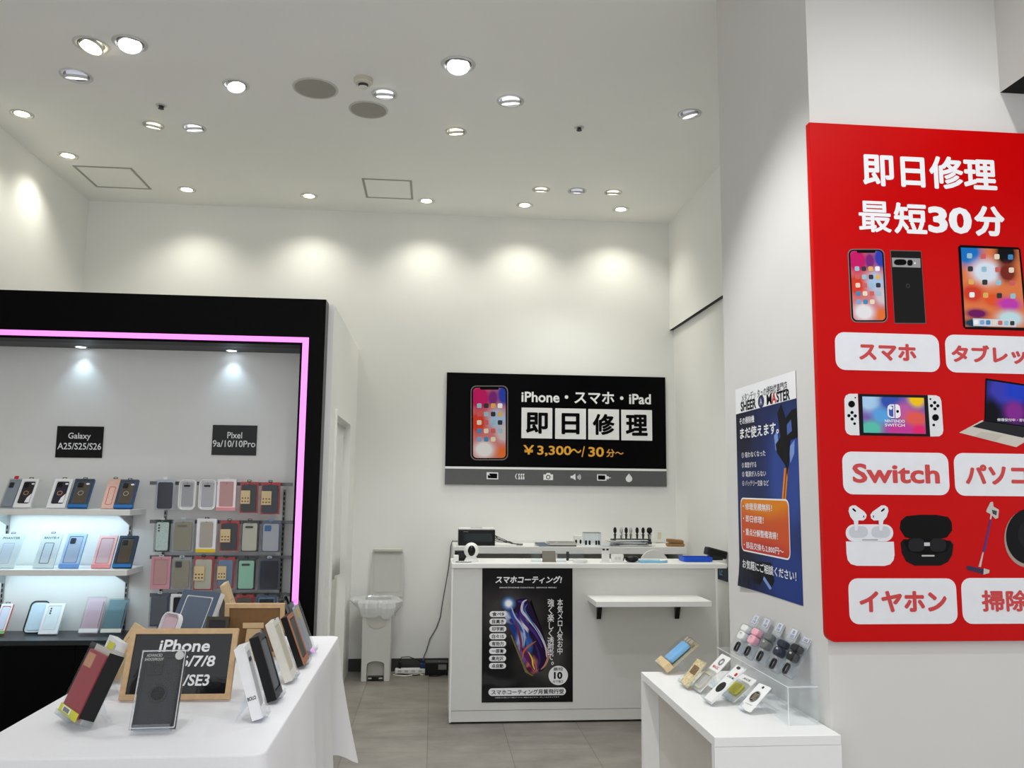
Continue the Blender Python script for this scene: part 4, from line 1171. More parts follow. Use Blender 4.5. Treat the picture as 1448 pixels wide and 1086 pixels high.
# cable run down the wall and the power boxes on the floor
yw = YB-.012
cp = [(650, 767.5), (643, 767.5), (638.5, 773), (636.5, 785), (634, 805), (630, 828), (626, 850), (622.5, 873), (617, 888), (608, 903), (603.5, 918), (599.5, 928)]
pts = [P(x, y, Y=yw) for x, y in cp]; pts[0] = Vector((pts[0].x+.02, pts[0].y-.05, pts[0].z)); pts[-1].z = max(pts[-1].z, .09)
for v in pts[2:]:
    v.x = min(v.x, DX0-.012)
pts[0].z = pts[1].z = DZ+.012; pts[1].x = DX0+.0
e = pts[-1].copy(); pts += [Vector((e.x-.01, yw-.03, .075)), Vector((e.x-.012, yw-.06, .062))]
o = MB().tube(pts, .0042, 8).build('power_cable', col('cord_grey', (96, 96, 98)), smooth=True)
tag(o, 'grey power cord running down the back wall from the bench to the floor', 'cable')
a = P(559, 940, Y=yw-.05).x; b = P(602, 940, Y=yw-.05).x
g = thing('power_strip', 'white power strip on the floor between the bin and the black adapter', 'power strip', ((a+b)/2, yw-.07, 0))
hw = (b-a)/2
MB().box(-hw, hw, -.028, .028, 0, .038).build('body', white_pl, g, bevel=.005)
for k in range(4):
    MB().box(-hw*.7+k*.055-.014, -hw*.7+k*.055+.014, -.0285, -.0281, .012, .028).build('socket_face', light_grey, g)
pl_ = MB().box(hw-.045, hw+.0, -.022, .022, .0385, .075).build('blue_plug', col('plug_blue', (26, 52, 98)), g, bevel=.004)
MB().tube([(hw-.02, 0, .075), (hw-.02, .0, .098)], .008, 8).build('plug_collar', col('plug_blue', (26, 52, 98)), pl_, smooth=True)
MB().box(-hw*.78, -hw*.78+.022, -.012, .012, .0385, .09).build('black_plug', black_pl, g, bevel=.004)
o = MB().tube([(-hw*.75, 0, .085), (-hw*.6, 0, .125), (-hw*.1, 0, .128), (hw*.5, 0, .1), (hw*.8, .01, .082)], .0035, 8).build('plug_lead', black_pl, g, smooth=True)
yf = yw-.15
for k, (nm, lb, m, off) in enumerate((('black_cable', 'black cable lying on the floor in front of the power strip', black_pl, 0), ('white_cable', 'white cable lying on the floor next to the bin', white_pl, -.025))):
    a2 = P(558, 946, Z=0).x
    pts = [Vector((a2+.24*u, yf+off+.025*math.sin(u*7+k*2), .006)) for u in [i/10 for i in range(11)]]
    o = MB().tube(pts, .0045, 8).build(nm, m, smooth=True); tag(o, lb, 'cable')
a = P(601, 948, Y=yw-.12).x; b = P(633, 948, Y=yw-.12).x
g = thing('power_adapter_box', 'black power adapter box on the floor beside the counter', 'adapter', ((a+b)/2, yw-.12, 0))
MB().box(-(b-a)/2, (b-a)/2, -.045, .06, 0, .1).build('body', black_pl, g, bevel=.006)
MB().box((b-a)*.08, (b-a)*.44, -.0462, -.0455, .045, .085).build('rating_label', grey_pl, g)
MB().ball(((b-a)*.12, -.0, .101), .006, .006, .004).build('screw_cap', steel, g, smooth=True)
MB().tube([((b-a)/2-.01, -.046, .03), ((b-a)/2-.02, -.08, .012), ((b-a)/2-.09, -.09, .005), (-.06, -.08, .005)], .004).build('lead', black_pl, g, smooth=True)

# ------------------------------------------------------------------ main sign on the back wall
c = P(786, 607, Y=YB-.02)
g = thing('repair_sign', 'wide black repair service sign on the back wall with a phone picture', 'sign', (c.x, YB-.02, c.z))
bd = Board(g, Y=YB-.02)
(x0, z0), (x1, z1) = bd.at(630.5, 685), bd.at(941.5, 530)
sx0 = (bd.at(632, 526)[0]+bd.at(629, 684)[0])/2; sx1 = (bd.at(941, 534)[0]+bd.at(942.5, 689)[0])/2
sz1 = (bd.at(632, 526)[1]+bd.at(941, 534)[1])/2; sz0 = (bd.at(629, 684)[1]+bd.at(942, 689)[1])/2
MB().box(sx0, sx1, 0, .018, sz0, sz1).build('sign_board', M('sign_black', (4, 4, 5), .3, noise=.05, spec=.06), g, bevel=.0015)
zbd = bd.at(786, 664.5)[1]; zbt = bd.at(786, 662)[1]
MB().box(sx0, sx1, -.0008, -.0001, sz0+.001, zbd).build('grey_band', col('sign_grey', (92, 92, 94)), g)
MB().box(sx0, sx1, -.0008, -.0001, zbd+.0002, zbt+.004).build('white_rule', white_ink, g)
bd.text('iPhone・スマホ・iPad', 829.5, 562.3, 183, 17.5, white_ink, -.001, off=.012, bold=.012)
for ch, x, y in (('即', 759.2, 598.2), ('日', 806.8, 599.2), ('修', 853.6, 600.2), ('理', 900.3, 601.2)):
    bx = bd.rr('white_tile', x, y, 43.6, 43.2, .5, white_ink, -.0003)
    bd.text(ch, x, y, 31 if ch != '日' else 25.5, 30, black_ink, -.0016, parent=bx, bold=.028, off=.006)
gold = col('gold_ink', (236, 172, 52))
bd.text('￥3,300', 774, 637.5, 68, 15.5, gold, -.001, off=.012, bold=.008)
bd.text('～/', 817, 638.5, 20, 15, gold, -.001, off=.012)
bd.text('30', 843, 639, 22, 14, gold, -.001, off=.014, bold=.008)
bd.text('分～', 869.5, 640.8, 24.5, 11.5, gold, -.001, off=.01, bold=.008)
wall_blobs = [(.2, .85, .55, .3, (196, 22, 100)), (.95, .9, .4, .25, (44, 62, 170)), (.6, .85, .25, .2, (120, 40, 120)), (.15, .5, .4, .25, (214, 60, 40)), (.75, .55, .45, .25, (168, 190, 222)), (.95, .35, .4, .2, (206, 190, 196)), (.9, .08, .35, .16, (224, 110, 50)), (.35, .12, .5, .2, (228, 224, 226))]
wall_m = blob_mat('phone_wallpaper', (206, 120, 120), wall_blobs, .3)
icol = [col('icon_%d' % i, c) for i, c in enumerate([(150, 190, 205), (240, 240, 242), (232, 214, 190), (40, 40, 44), (130, 160, 210), (206, 90, 90), (225, 170, 90), (60, 130, 180)])]


def printed_phone(bd, px, py, w, h, lean, yy, rows=5, parent=None):
    """front view of a phone in print: body, screen, notch, app icons. lean: px shift per px of height"""
    S = lambda dx, dy: bd.at(px+dx*w/2+dy*h/2*lean, py+dy*h/2)

    def rr(nm, cx, cy, ww, hh, r, mat, y, par, uv=False):
        pts = rrect(ww*w/2*2, hh*h/2*2, r, 0, 0, 5)
        out = [bd.at(px+cx*w/2+x+(cy*h/2-z)*lean, py+cy*h/2-z) for x, z in pts]
        return MB().prism(out, y-.0003, y).build(nm, mat, par, uv=uv)
    b = rr('printed_phone', 0, 0, 1, 1, w*.15, col('phone_edge', (118, 112, 112)), yy, parent or bd.root)
    rr('printed_bezel', 0, 0, .95, .975, w*.135, black_ink, yy-.0004, b)
    rr('printed_screen', 0, 0, .87, .94, w*.1, wall_m, yy-.0008, b, True)
    rr('printed_notch', 0, -.925, .5, .035, w*.03, black_ink, yy-.0012, b)
    k = 0
    for r in range(rows):
        for c in range(4 if r < rows-1 else 3):
            cx = -.54+c*.37; cy = -.46+r*.225
            out = [bd.at(px+cx*w/2+x+(cy*h/2-z)*lean, py+cy*h/2-z) for x, z in rrect(w*.125, w*.125, w*.03)]
            MB().prism(out, yy-.0014, yy-.0011).build('app_icon', icol[(k*3+r) % 8], b); k += 1
    return b


printed_phone(bd, 692, 598, 53, 105.5, .0, -.0004)
# small service pictograms on the grey band
cs = crop(620, 515, 4.2588)
W_ = lambda nm, pts, y=-.0012, m=white_ink, par=None: bd.poly(nm, cs(pts), m, y, parent=par, th=.0003)
o = W_('tablet_icon', [(290, 650), (360, 652), (360, 694), (290, 692)]); W_('tablet_icon_screen', [(297, 657), (354, 659), (353, 688), (297, 686)], -.0016, black_ink, o); W_('crack_mark', [(290, 650), (312, 651), (304, 664), (314, 672), (300, 668), (292, 662)], -.002, white_ink, o)
mb = MB()
for k, x in enumerate((480, 494, 507)):
    mb.prism([bd.at(*p) for p in cs([(x, 660), (x+10, 659), (x+10, 666), (x+5, 672), (x+10, 680), (x+10, 694), (x, 694), (x+3, 678)])], -.0012, -.0009)
mb.prism([bd.at(*p) for p in cs([(476, 657), (466, 662), (461, 676), (466, 690), (476, 694), (469, 686), (467, 676), (469, 666)])], -.0012, -.0009)
mb.build('coil_icon_pattern', white_ink, g)
o = W_('camera_icon', [(632, 664), (647, 664), (651, 655), (672, 655), (676, 664), (690, 664), (690, 698), (632, 697)]); (a, b) = bd.at(*cs([(661, 680)])[0])
mm = .0031
MB().ring(ellipse(mm*6, mm*6, a, b), ellipse(mm*4, mm*4, a, b), -.0016, -.0013).build('camera_icon_lens', black_ink, o)
o = W_('speaker_icon', [(795, 672), (806, 672), (824, 659), (826, 699), (806, 686), (795, 686)])
mb = MB()
for r in (10, 18, 26):
    arc = [cs([(828+r*math.cos(t), 680+r*.9*math.sin(t))])[0] for t in [i*.2-.7 for i in range(8)]]; arc2 = [cs([(828+(r+4)*math.cos(t), 680+(r+4)*.9*math.sin(t))])[0] for t in [.7-i*.2 for i in range(8)]]
    mb.prism([bd.at(*p) for p in arc+arc2], -.0012, -.0009)
mb.build('sound_wave_pattern', white_ink, o)
o = W_('battery_icon', [(955, 663), (1012, 664), (1012, 673), (1018, 674), (1018, 692), (1012, 693), (1012, 702), (955, 701)]); W_('battery_icon_cell', [(961, 669), (1004, 670), (1004, 696), (961, 695)], -.0016, black_ink, o)
W_('plug_icon', [(1016, 680), (1024, 672), (1026, 681), (1038, 682), (1038, 686), (1026, 687), (1024, 696), (1018, 688)])
dp = [(1147, 658)]+[(1147+20*math.sin(t), 690-20*math.cos(t)*(1 if math.cos(t) < 0 else 1.0)) for t in [.8+i*(2*PI-1.6)/14 for i in range(15)]]
W_('water_drop_icon', dp)

# ------------------------------------------------------------------ red repair board on the front wall
yb = YR-.03
c = P(1330, 540, Y=yb)
g = thing('red_repair_sign', 'tall red repair menu board with device pictures and white label panels', 'sign', (c.x, yb, c.z))
bd = Board(g, Y=yb)
q = [bd.at(1142, 173), bd.at(1448, 188), bd.at(1172, 909.5), bd.at(1448, 905), bd.at(1513, 540)]
rx0 = (q[0][0]+q[2][0])/2; rz1 = (q[0][1]+q[1][1])/2; rz0 = (q[2][1]+q[3][1])/2; rx1 = q[4][0]
red_m = M('board_red', (196, 3, 5), .3, noise=.01, spec=.1)
out = [(rx1, rz1), (rx0, rz1)]+[(rx0+.03-.03*math.cos(t*PI/12), rz0+.03-.03*math.sin(t*PI/12)) for t in range(7)]+[(rx1, rz0)]
MB().prism(out, 0, .0285).build('board_panel', red_m, g, bevel=.002)
bd.text('即日修理', 1315, 243.3, 189, 46.5, white_ink, -.001, bold=.030)
bd.text('最', 1237, 306.5, 46, 44, white_ink, -.001, bold=.019)
bd.text('短', 1287, 309, 46.5, 44, white_ink, -.001, bold=.028)
bd.text('30', 1343, 311.5, 62, 37.5, white_ink, -.001, bold=.03, off=.012)
bd.text('分', 1399, 313, 43, 43, white_ink, -.001, bold=.036, off=.008)
red_ink = col('red_ink', (200, 62, 62))
lab = col('label_panel', (226, 226, 230), rough=.4)
for t, x, y, w, h, tw, th, ty in (('スマホ', 1255, 498, 147, 53, 81, 24.5, 498), ('タブレット', 1411.5, 501.5, 148, 53, 132, 25.5, 501.5), ('Switch', 1267, 669.5, 150, 60, 123, 27.5, 669.7),
                             ('パソコン', 1425.5, 671.5, 151, 60, 121, 28.5, 671.5), ('イヤホン', 1277, 850, 152.5, 64.5, 123.5, 30.5, 850.5), ('掃除機', 1437, 849.5, 153, 64.5, 98, 30.5, 849.5)):
    b = bd.rr('label_panel', x, y, w, h, 13, lab, -.0004, th=.0006)
    jp = t != 'Switch'
    bd.text(t, x, ty, tw, th, red_ink, -.0018, parent=b, bold=(.044 if t != '掃除機' else .032) if jp else .02, off=.0 if jp else .008)
printed_phone(bd, 1226.8, 404, 52, 104, .05, -.0004)
ca = crop(1170, 330, 5.173)
yy = -.0004


def A_(nm, pts, m, y=-.0004, par=None, uv=False, cr_=None):
    return bd.poly(nm, (cr_ or ca)(pts), m, y, parent=par, th=.0003, uv=uv)


o = A_('printed_phone_back', [(458, 122), (685, 128), (722, 662), (490, 660)], col('phone_edge2', (96, 78, 74)))
A_('printed_back_glass', [(463, 130), (682, 134), (716, 655), (493, 654)], col('phone_back', (26, 25, 26), spec=.08), -.0008, o)
A_('printed_camera_bar', [(470, 178), (677, 184), (680, 252), (474, 246)], col('camera_bar', (150, 148, 148)), -.0012, o)
for cx, cy, rx, ry in ((531, 212, 46, 22), (602, 216, 20, 22)):
    A_('printed_lens', [(cx+rx*math.copysign(abs(math.cos(t))**.6, math.cos(t)), cy+ry*math.sin(t)) for t in [i*PI/10 for i in range(20)]], black_ink, -.0016, o)
A_('printed_flash', [(638+6*math.cos(t), 219+7*math.sin(t)) for t in [i*PI/6 for i in range(12)]], white_ink, -.0016, o)
(a, b) = bd.at(*ca([(588, 384)])[0]); MB().ring(ellipse(.0075, .0075, a, b), ellipse(.005, .005, a, b), -.0013, -.0011).build('printed_emblem', col('emblem_dark', (52, 50, 52)), o)
# tablet
tb = [(955, 100), (972, 85), (1395, 103), (1412, 118), (1470, 690), (1455, 712), (1010, 700), (992, 682)]
o = A_('printed_tablet', tb, black_ink)
tab_m = blob_mat('tablet_wallpaper', (222, 120, 70), [(.1, .95, .4, .3, (24, 110, 190)), (.4, .7, .4, .25, (214, 224, 236)), (.75, .95, .3, .3, (12, 12, 16)), (.75, .7, .25, .2, (120, 40, 30)), (.15, .42, .3, .18, (206, 60, 40)), (.5, .35, .3, .14, (224, 84, 40)), (.75, .3, .3, .14, (190, 60, 170)), (.2, .17, .3, .1, (110, 20, 90)), (.75, .12, .35, .16, (190, 220, 224)), (.2, .05, .4, .1, (20, 60, 80))], .3)
A_('printed_screen', [(975, 104), (1398, 120), (1450, 690), (1008, 684)], tab_m, -.0008, o, True)
for r in range(4):
    for cidx in range(4):
        cx, cy = 1038+cidx*100+r*6, 165+r*95+cidx*3
        MB().prism([bd.at(*p) for p in ca([(cx+x, cy-z) for x, z in rrect(38, 38, 9)])], -.0014, -.0011).build('app_icon', icol[(r*3+cidx*5) % 8], o)
A_('printed_dock', [(1062, 622), (1374, 634), (1380, 684), (1066, 678)], col('dock', (206, 214, 220)), -.0012, o)
mb = MB()
for k in range(7):
    mb.prism([bd.at(*p) for p in ca([(1086+k*44+x, 650+k*1.3-z) for x, z in rrect(32, 32, 8)])], -.0019, -.0016, m=(k*3+1) % 8)
mb.build('dock_icon_pattern', icol, o)
# game console
cb_ = crop(1170, 520, 5.209)
B_ = lambda nm, pts, m, y=-.0004, par=None, uv=False: bd.poly(nm, cb_(pts), m, y, parent=par, th=.0003, uv=uv)
o = B_('printed_console', [(228, 192), (745, 202), (758, 507), (236, 498)], col('console_black', (22, 22, 24), spec=.08))
con_m = blob_mat('console_screen', (120, 90, 170), [(.12, .9, .35, .5, (170, 205, 235)), (.3, .5, .25, .4, (90, 160, 220)), (.12, .12, .3, .35, (90, 190, 170)), (.45, .9, .3, .4, (50, 80, 170)), (.88, .95, .22, .35, (244, 196, 20)), (.65, .6, .25, .4, (190, 90, 160)), (.85, .4, .3, .4, (226, 90, 80)), (.6, .1, .4, .3, (196, 60, 150)), (.9, .1, .2, .25, (226, 40, 110))], .3)
B_('printed_screen', [(256, 212), (710, 222), (724, 488), (266, 478)], con_m, -.0008, o, True)
joy = col('joy_white', (222, 222, 224))
l_ = B_('printed_controller', [(222, 192), (160, 192), (135, 205), (124, 232), (130, 455), (142, 482), (168, 496), (236, 498)], joy, -.0006, o)
r_ = B_('printed_controller', [(738, 202), (800, 204), (826, 216), (838, 244), (853, 462), (846, 488), (824, 505), (757, 507)], joy, -.0006, o)


def dots(lst, par, m=black_ink):
    mb = MB()
    for cx, cy, r in lst:
        mb.prism([bd.at(*p) for p in cb_([(cx+r*math.cos(t), cy+r*math.sin(t)) for t in [i*PI/8 for i in range(16)]])], -.0013, -.001)
    mb.build('button_pattern', m, par)


dots([(177, 268, 25), (204, 221, 6), (180, 330, 12), (157, 353, 12), (204, 355, 12), (181, 378, 12), (199, 412, 10)], l_)
dots([(757, 231, 7), (789, 257, 12), (765, 280, 12), (812, 281, 12), (791, 303, 12), (795, 367, 25), (782, 422, 10)], r_)
lg = B_('printed_logo', [(490, 270), (460, 270), (444, 282), (440, 305), (442, 350), (452, 364), (470, 370), (493, 370)], white_ink, -.0013, o)
B_('printed_logo_inner', [(482, 280), (464, 280), (453, 289), (450, 306), (452, 347), (460, 357), (472, 361), (484, 361)], col('console_blue', (56, 84, 172)), -.0017, lg)
B_('printed_logo_dot', [(464+13*math.cos(t), 297+13*math.sin(t)) for t in [i*PI/6 for i in range(12)]], white_ink, -.002, lg)
lg = B_('printed_logo', [(497, 270), (514, 270), (530, 282), (535, 305), (538, 350), (530, 364), (515, 371), (500, 371)], white_ink, -.0013, o)
B_('printed_logo_dot', [(515+10*math.cos(t), 322+11*math.sin(t)) for t in [i*PI/6 for i in range(12)]], black_ink, -.0017, lg)
for t, y in (('NINTENDO', 393), ('SWITCH', 423)):
    bd.text(t, *cb_([(495, y)])[0], 146/5.209, 22/5.209, white_ink, -.0013, parent=o, off=.015)
# laptop
o = B_('printed_laptop', [(1163, 80), (1172, 78), (1640, 150), (1652, 162), (1660, 470), (1155, 402)], black_ink)
lap_m = blob_mat('laptop_screen', (20, 22, 60), [(.3, .8, .4, .5, (60, 60, 170)), (.55, .8, .4, .5, (30, 60, 190)), (.45, .35, .25, .35, (130, 40, 140)), (.1, .3, .2, .5, (8, 8, 16)), (.8, .4, .3, .5, (20, 30, 110))], .3)
B_('printed_screen', [(1172, 92), (1632, 162), (1648, 455), (1164, 388)], lap_m, -.0008, o, True)
bd.text('修理受付中・即日', *cb_([(1355, 385)])[0], 212/5.209, 22/5.209, white_ink, -.0013, parent=o, off=.008)
o2 = B_('printed_keyboard_deck', [(970, 478), (1140, 386), (1160, 402), (1600, 458), (1390, 585)], col('deck_silver', (200, 192, 180)), -.0004)
B_('printed_key_pattern', [(1068, 434), (1150, 394), (1530, 446), (1440, 516)], col('keys_dark', (38, 38, 40), spec=.08), -.0008, o2)
B_('printed_touchpad', [(1130, 470), (1290, 496), (1240, 540), (1080, 505)], col('pad_silver', (188, 180, 168)), -.0008, o2)
# earphones
cc_ = crop(1170, 700, 5.209)
D_ = lambda nm, pts, m, y=-.0004, par=None: bd.poly(nm, cc_(pts), m, y, parent=par, th=.0003)
ew = col('ear_white', (224, 224, 228)); eg = col('ear_grey', (196, 198, 204))
R2 = lambda cx, cy, w, h, r: [(cx+x, cy-z) for x, z in rrect(w, h, r, n=6)]
o = D_('printed_earphone_case', [(136, 342), (488, 344), (494, 440), (486, 480), (462, 510), (420, 522), (215, 521), (172, 508), (148, 478), (140, 430)], ew, -.0006)
l_ = D_('printed_case_lid', R2(309, 279, 350, 126, 62), ew, -.0004, o)
D_('printed_lid_hollow', R2(228, 272, 140, 84, 40), eg, -.0008, l_); D_('printed_lid_hollow', R2(392, 272, 140, 84, 40), eg, -.0008, l_)
D_('printed_hinge', R2(312, 330, 116, 8, 3), col('hinge_grey', (150, 152, 158)), -.0012, l_)
for fx in (1, -1):
    mx = lambda pts: [(x if fx > 0 else 602-x, y) for x, y in pts]
    e = D_('printed_earbud', mx([(154, 118), (160, 90), (180, 77), (205, 76), (232, 95), (270, 122), (287, 145), (282, 172), (262, 188), (226, 186), (222, 256), (212, 264), (200, 260), (192, 190), (168, 162)]), ew, -.0014, o)
    D_('printed_grille', mx([(182, 98), (192, 98), (210, 116), (206, 124), (196, 120), (182, 106)]), black_ink, -.0018, e)
    D_('printed_sensor', mx([(262, 150), (269, 152), (269, 166), (262, 166)]), black_ink, -.0018, e)
ek = col('ear_black', (20, 20, 21), rough=.3, spec=.08)
o = D_('printed_black_case', [(538, 352), (560, 325), (905, 335), (928, 365), (918, 440), (888, 492), (830, 520), (640, 520), (580, 490), (548, 430)], ek, -.0006)
D_('printed_black_lid', [(532, 250), (540, 190), (580, 155), (680, 145), (800, 146), (890, 162), (915, 200), (918, 260), (880, 312), (800, 330), (640, 328), (570, 310)], col('ear_black2', (12, 12, 13), rough=.3, spec=.08), -.0004, o)
D_('printed_case_well', [(560, 345), (600, 322), (860, 326), (905, 352), (880, 415), (800, 435), (660, 432), (590, 410)], col('ear_well', (6, 6, 7), spec=.08), -.001, o)
for cx in (655, 812):
    D_('printed_black_earbud', R2(cx, 368, 120, 96, 40), col('ear_bud', (34, 34, 36), rough=.3, spec=.08), -.0014, o)
D_('printed_latch', R2(740, 447, 94, 11, 3), col('latch', (190, 190, 192)), -.0012, o); D_('printed_contact', R2(731, 362, 42, 26, 3), col('latch', (190, 190, 192)), -.0018, o)
# stick cleaner and robot cleaner
vs_ = col('vac_silver', (190, 186, 178)); vp = col('vac_purple', (72, 34, 110))
o = D_('printed_stick_cleaner', [(1195, 180), (1208, 182), (1160, 420), (1142, 418)], vp, -.0006)
D_('printed_cleaner_neck', [(1142, 420), (1150, 422), (1130, 530), (1112, 528)], vs_, -.0006, o)
D_('printed_cleaner_motor', [(1200, 52), (1218, 50), (1222, 85), (1262, 108), (1256, 170), (1236, 175), (1212, 150), (1204, 180), (1196, 178), (1200, 140), (1170, 125), (1172, 108)], vs_, -.0006, o)
D_('printed_cleaner_dust_cup', [(1210, 108), (1248, 118), (1242, 150), (1216, 138)], dark_grey, -.001, o)
D_('printed_cleaner_head', [(1022, 524), (1040, 520), (1150, 545), (1146, 584), (1030, 552)], col('vac_dark', (48, 26, 62)), -.0006, o)
D_('printed_cleaner_side', [(1150, 540), (1192, 552), (1190, 574), (1148, 586)], vs_, -.001, o)
o = D_('printed_robot_cleaner', [(1300+180+178*math.cos(t), 320+215*math.sin(t)) for t in [i*PI/20 for i in range(40)]], col('robot_silver', (158, 140, 130)), -.0006)
D_('printed_robot_cover', [(1486+172*math.cos(t), 305+205*math.sin(t)) for t in [i*PI/20 for i in range(40)]], col('robot_black', (20, 20, 22), rough=.3, spec=.08), -.001, o)
D_('printed_robot_ring', [(1490+90*math.cos(t), 290+110*math.sin(t)) for t in [i*PI/20 for i in range(40)]], col('robot_black2', (30, 30, 32), rough=.3, spec=.08), -.0014, o)

# ------------------------------------------------------------------ poster on the pillar side
PYL, PYR_, PZ0, PZ1 = 3.565, 2.945, 1.09, 1.94
PW, PH = PYL-PYR_, PZ1-PZ0
g = thing('cleaner_poster', 'blue and orange vacuum cleaner repair poster taped to the white pillar', 'poster', (XP-.0015, PYL, PZ1), -PI/2)


def U(u, v): return (u*PW, -v*PH)


def pp(nm, uv, m, y, par=None, tex=False):
    return MB().prism([U(*p) for p in uv], y-.0003, y).build(nm, m, par or g, uv=tex)


def pt(t, u, v, w, h, m=white_ink, y=-.0024, par=None, **k):
    return text(par or g, t, u*PW, -v*PH, w*PW, h*PH, m, y, **k)


blue_p = blob_mat('poster_blue_print', (26, 40, 84), [(.85, .55, .5, .4, (42, 70, 146)), (.1, .8, .4, .3, (20, 24, 48)), (.1, .1, .4, .2, (16, 20, 40)), (.8, .1, .5, .25, (34, 58, 128))], .35)
# the sheet: flat against the wall, its lower left corner curling away
mb = MB(); nx_, ny_ = 12, 16
curl = lambda u, v: .0+.03*max(0, .35-u)*max(0, v-.9)*10
mb.grid(nx_, ny_, lambda u, v: (u*PW, -curl(u, v), -v*PH-.0+(.012*max(0, .5-u)*0)))
mb.build('poster_sheet', blue_p, g, uv=True, fix=False, solid=.0006)
pp('header_band', [(0, 0), (1, 0), (1, .122), (0, .13)], white_ink, -.0006)
pt('メタンデッ タュの掃除機専門店', .5, .055, .76, .042, black_ink, -.0014, off=.008)
pt('SHEER', .24, .098, .28, .05, black_ink, -.0014, bold=.02, off=.014)
navy_ink = col('navy_ink', (38, 44, 92))
(a, b) = U(.465, .097)
em = MB().prism(ellipse(.032, .026, a, b), -.0013, -.0009).build('round_emblem', navy_ink, g)
text(em, 'A', a, b, .022, .026, white_ink, -.0018)
pt('M', .60, .096, .08, .05, black_ink, -.0014, bold=.02, off=.014)
pt('A', .675, .096, .075, .05, col('red_letter', (200, 46, 46)), -.0014, bold=.02, off=.014)
pt('STER', .815, .096, .2, .05, black_ink, -.0014, bold=.02, off=.014)
pt('その掃除機', .21, .172, .27, .036, bold=.015)
pt('まだ使えます。', .41, .235, .66, .058, bold=.022)
for t, v, w in (('① 吸わなくなった', .345, .42), ('② 異音がする', .395, .26), ('③ 電源が入らない', .44, .42), ('④ バッテリー交換 など', .485, .46)):
    pt(t, .10+w/2, v, w, .028, off=.006)
# cleaner picture
vk = col('print_black', (16, 17, 22), spec=.08); vg = col('print_halo', (120, 150, 210))
o = pp('printed_cleaner_body', [(.72, .17), (.78, .13), (.84, .2), (.93, .17), (1., .165), (1., .29), (.9, .3), (.88, .38), (.84, .46), (.82, .41), (.70, .35), (.68, .31), (.76, .28)], vk, -.001)
pp('printed_cleaner_window', [(.86, .23), (.92, .21), (.93, .26), (.86, .275)], col('print_window', (70, 96, 170)), -.0014, o)
pp('printed_cleaner_cup', [(.66, .27), (.71, .25), (.73, .31), (.68, .34)], vg, -.0008, o)
pp('printed_cleaner_trigger', [(.88, .33), (.96, .3), (.95, .36), (.89, .4)], vg, -.0008, o)
pp('printed_cleaner_tube', [(.80, .42), (.86, .42), (.79, .62), (.73, .62)], col('print_orange', (222, 132, 24)), -.0008, o)
pp('printed_cleaner_seam', [(.825, .42), (.84, .42), (.77, .62), (.755, .62)], col('print_dark_orange', (120, 60, 20)), -.0011, o)
hd = pp('printed_floor_head', [(.02, .90), (.30, .86), (.56, .85), (.60, .93), (.53, .975), (.42, .935), (.36, .965), (.10, .965), (.03, .94)], vk, -.001)
pp('printed_head_edge', [(.42, .935), (.53, .975), (.56, .965), (.44, .92)], vg, -.0012, hd)
ob_m = blob_mat('orange_box_print', (206, 84, 40), [(.5, 1., 1., .5, (222, 132, 24)), (.5, 0., .9, .4, (190, 56, 44))], .4)
bx = rrect(.80*PW, .265*PH, .03, .455*PW, -.69*PH, 5)
bo = MB().prism(bx, -.0017, -.0013).build('white_box_border', white_ink, g)
MB().prism(rrect(.80*PW-.012, .265*PH-.012, .026, .455*PW, -.69*PH, 5), -.0021, -.0018).build('orange_box', ob_m, bo, uv=True)
for t, v, w in (('・修理見積無料！', .60, .50), ('・即日修理！', .66, .36), ('・重点分解整備清掃！', .725, .58), ('・部品交換も2,800円～', .79, .66)):
    pt(t, .10+w/2, v, w, .034, par=bo, bold=.012)
pt('お気軽にご相談ください！', .50, .885, .86, .044, bold=.016)

# ------------------------------------------------------------------ table with white cloth
TZ = .74
TX1 = (P(373, 1066, Z=TZ).x+P(478, 899, Z=TZ).x)/2
TY0, TY1 = P(373, 1066, Z=TZ).y, P(478, 899, Z=TZ).y
TX0 = P(0, 1035, Z=TZ).x
g = thing('folding_table', 'folding table hidden under the white cloth', 'table', ((TX0+TX1)/2, (TY0+TY1)/2, 0))
tw, td = (TX1-TX0)/2-.012, (TY1-TY0)/2-.012
MB().box(-tw, tw, -td, td, TZ-.035, TZ-.006).build('tabletop', light_grey, g)
for sx in (-1, 1):
    for sy in (-1, 1):
        MB().tube([(sx*(tw-.07), sy*(td-.12), 0), (sx*(tw-.07), sy*(td-.12), TZ-.036)], .014, 10).build('leg', dark_steel, g, smooth=True)
cloth = M('table_cloth', (232, 231, 233), .9, noise=.012, scale=120, bump=.05)
# perimeter of the cloth, rounded corners, then falling folds
per = []
cxm, cym = (TX0+TX1)/2, (TY0+TY1)/2
hx, hy, rc = (TX1-TX0)/2, (TY1-TY0)/2, .035


def side(a, b, n):
    return [(a[0]+(b[0]-a[0])*i/n, a[1]+(b[1]-a[1])*i/n) for i in range(n)]


cor = []
for (sx, sy, a0) in ((1, -1, -90), (1, 1, 0), (-1, 1, 90), (-1, -1, 180)):
    cor.append([(cxm+sx*(hx-rc)+rc*math.cos(math.radians(a0+90*k/8)), cym+sy*(hy-rc)+rc*math.sin(math.radians(a0+90*k/8))) for k in range(9)])
for k in range(4):
    per += cor[k]
    a, b = cor[k][-1], cor[(k+1) % 4][0]
    per += side(a, b, 44 if k % 2 == 0 else 20)[1:]
N = len(per)
nrm = []
for i in range(N):
    a, b = per[i-1], per[(i+1) % N]; d = Vector((b[0]-a[0], b[1]-a[1])).normalized(); nrm.append((d.y, -d.x))
cum = [0]
for i in range(1, N):
    cum.append(cum[-1]+math.hypot(per[i][0]-per[i-1][0], per[i][1]-per[i-1][1]))


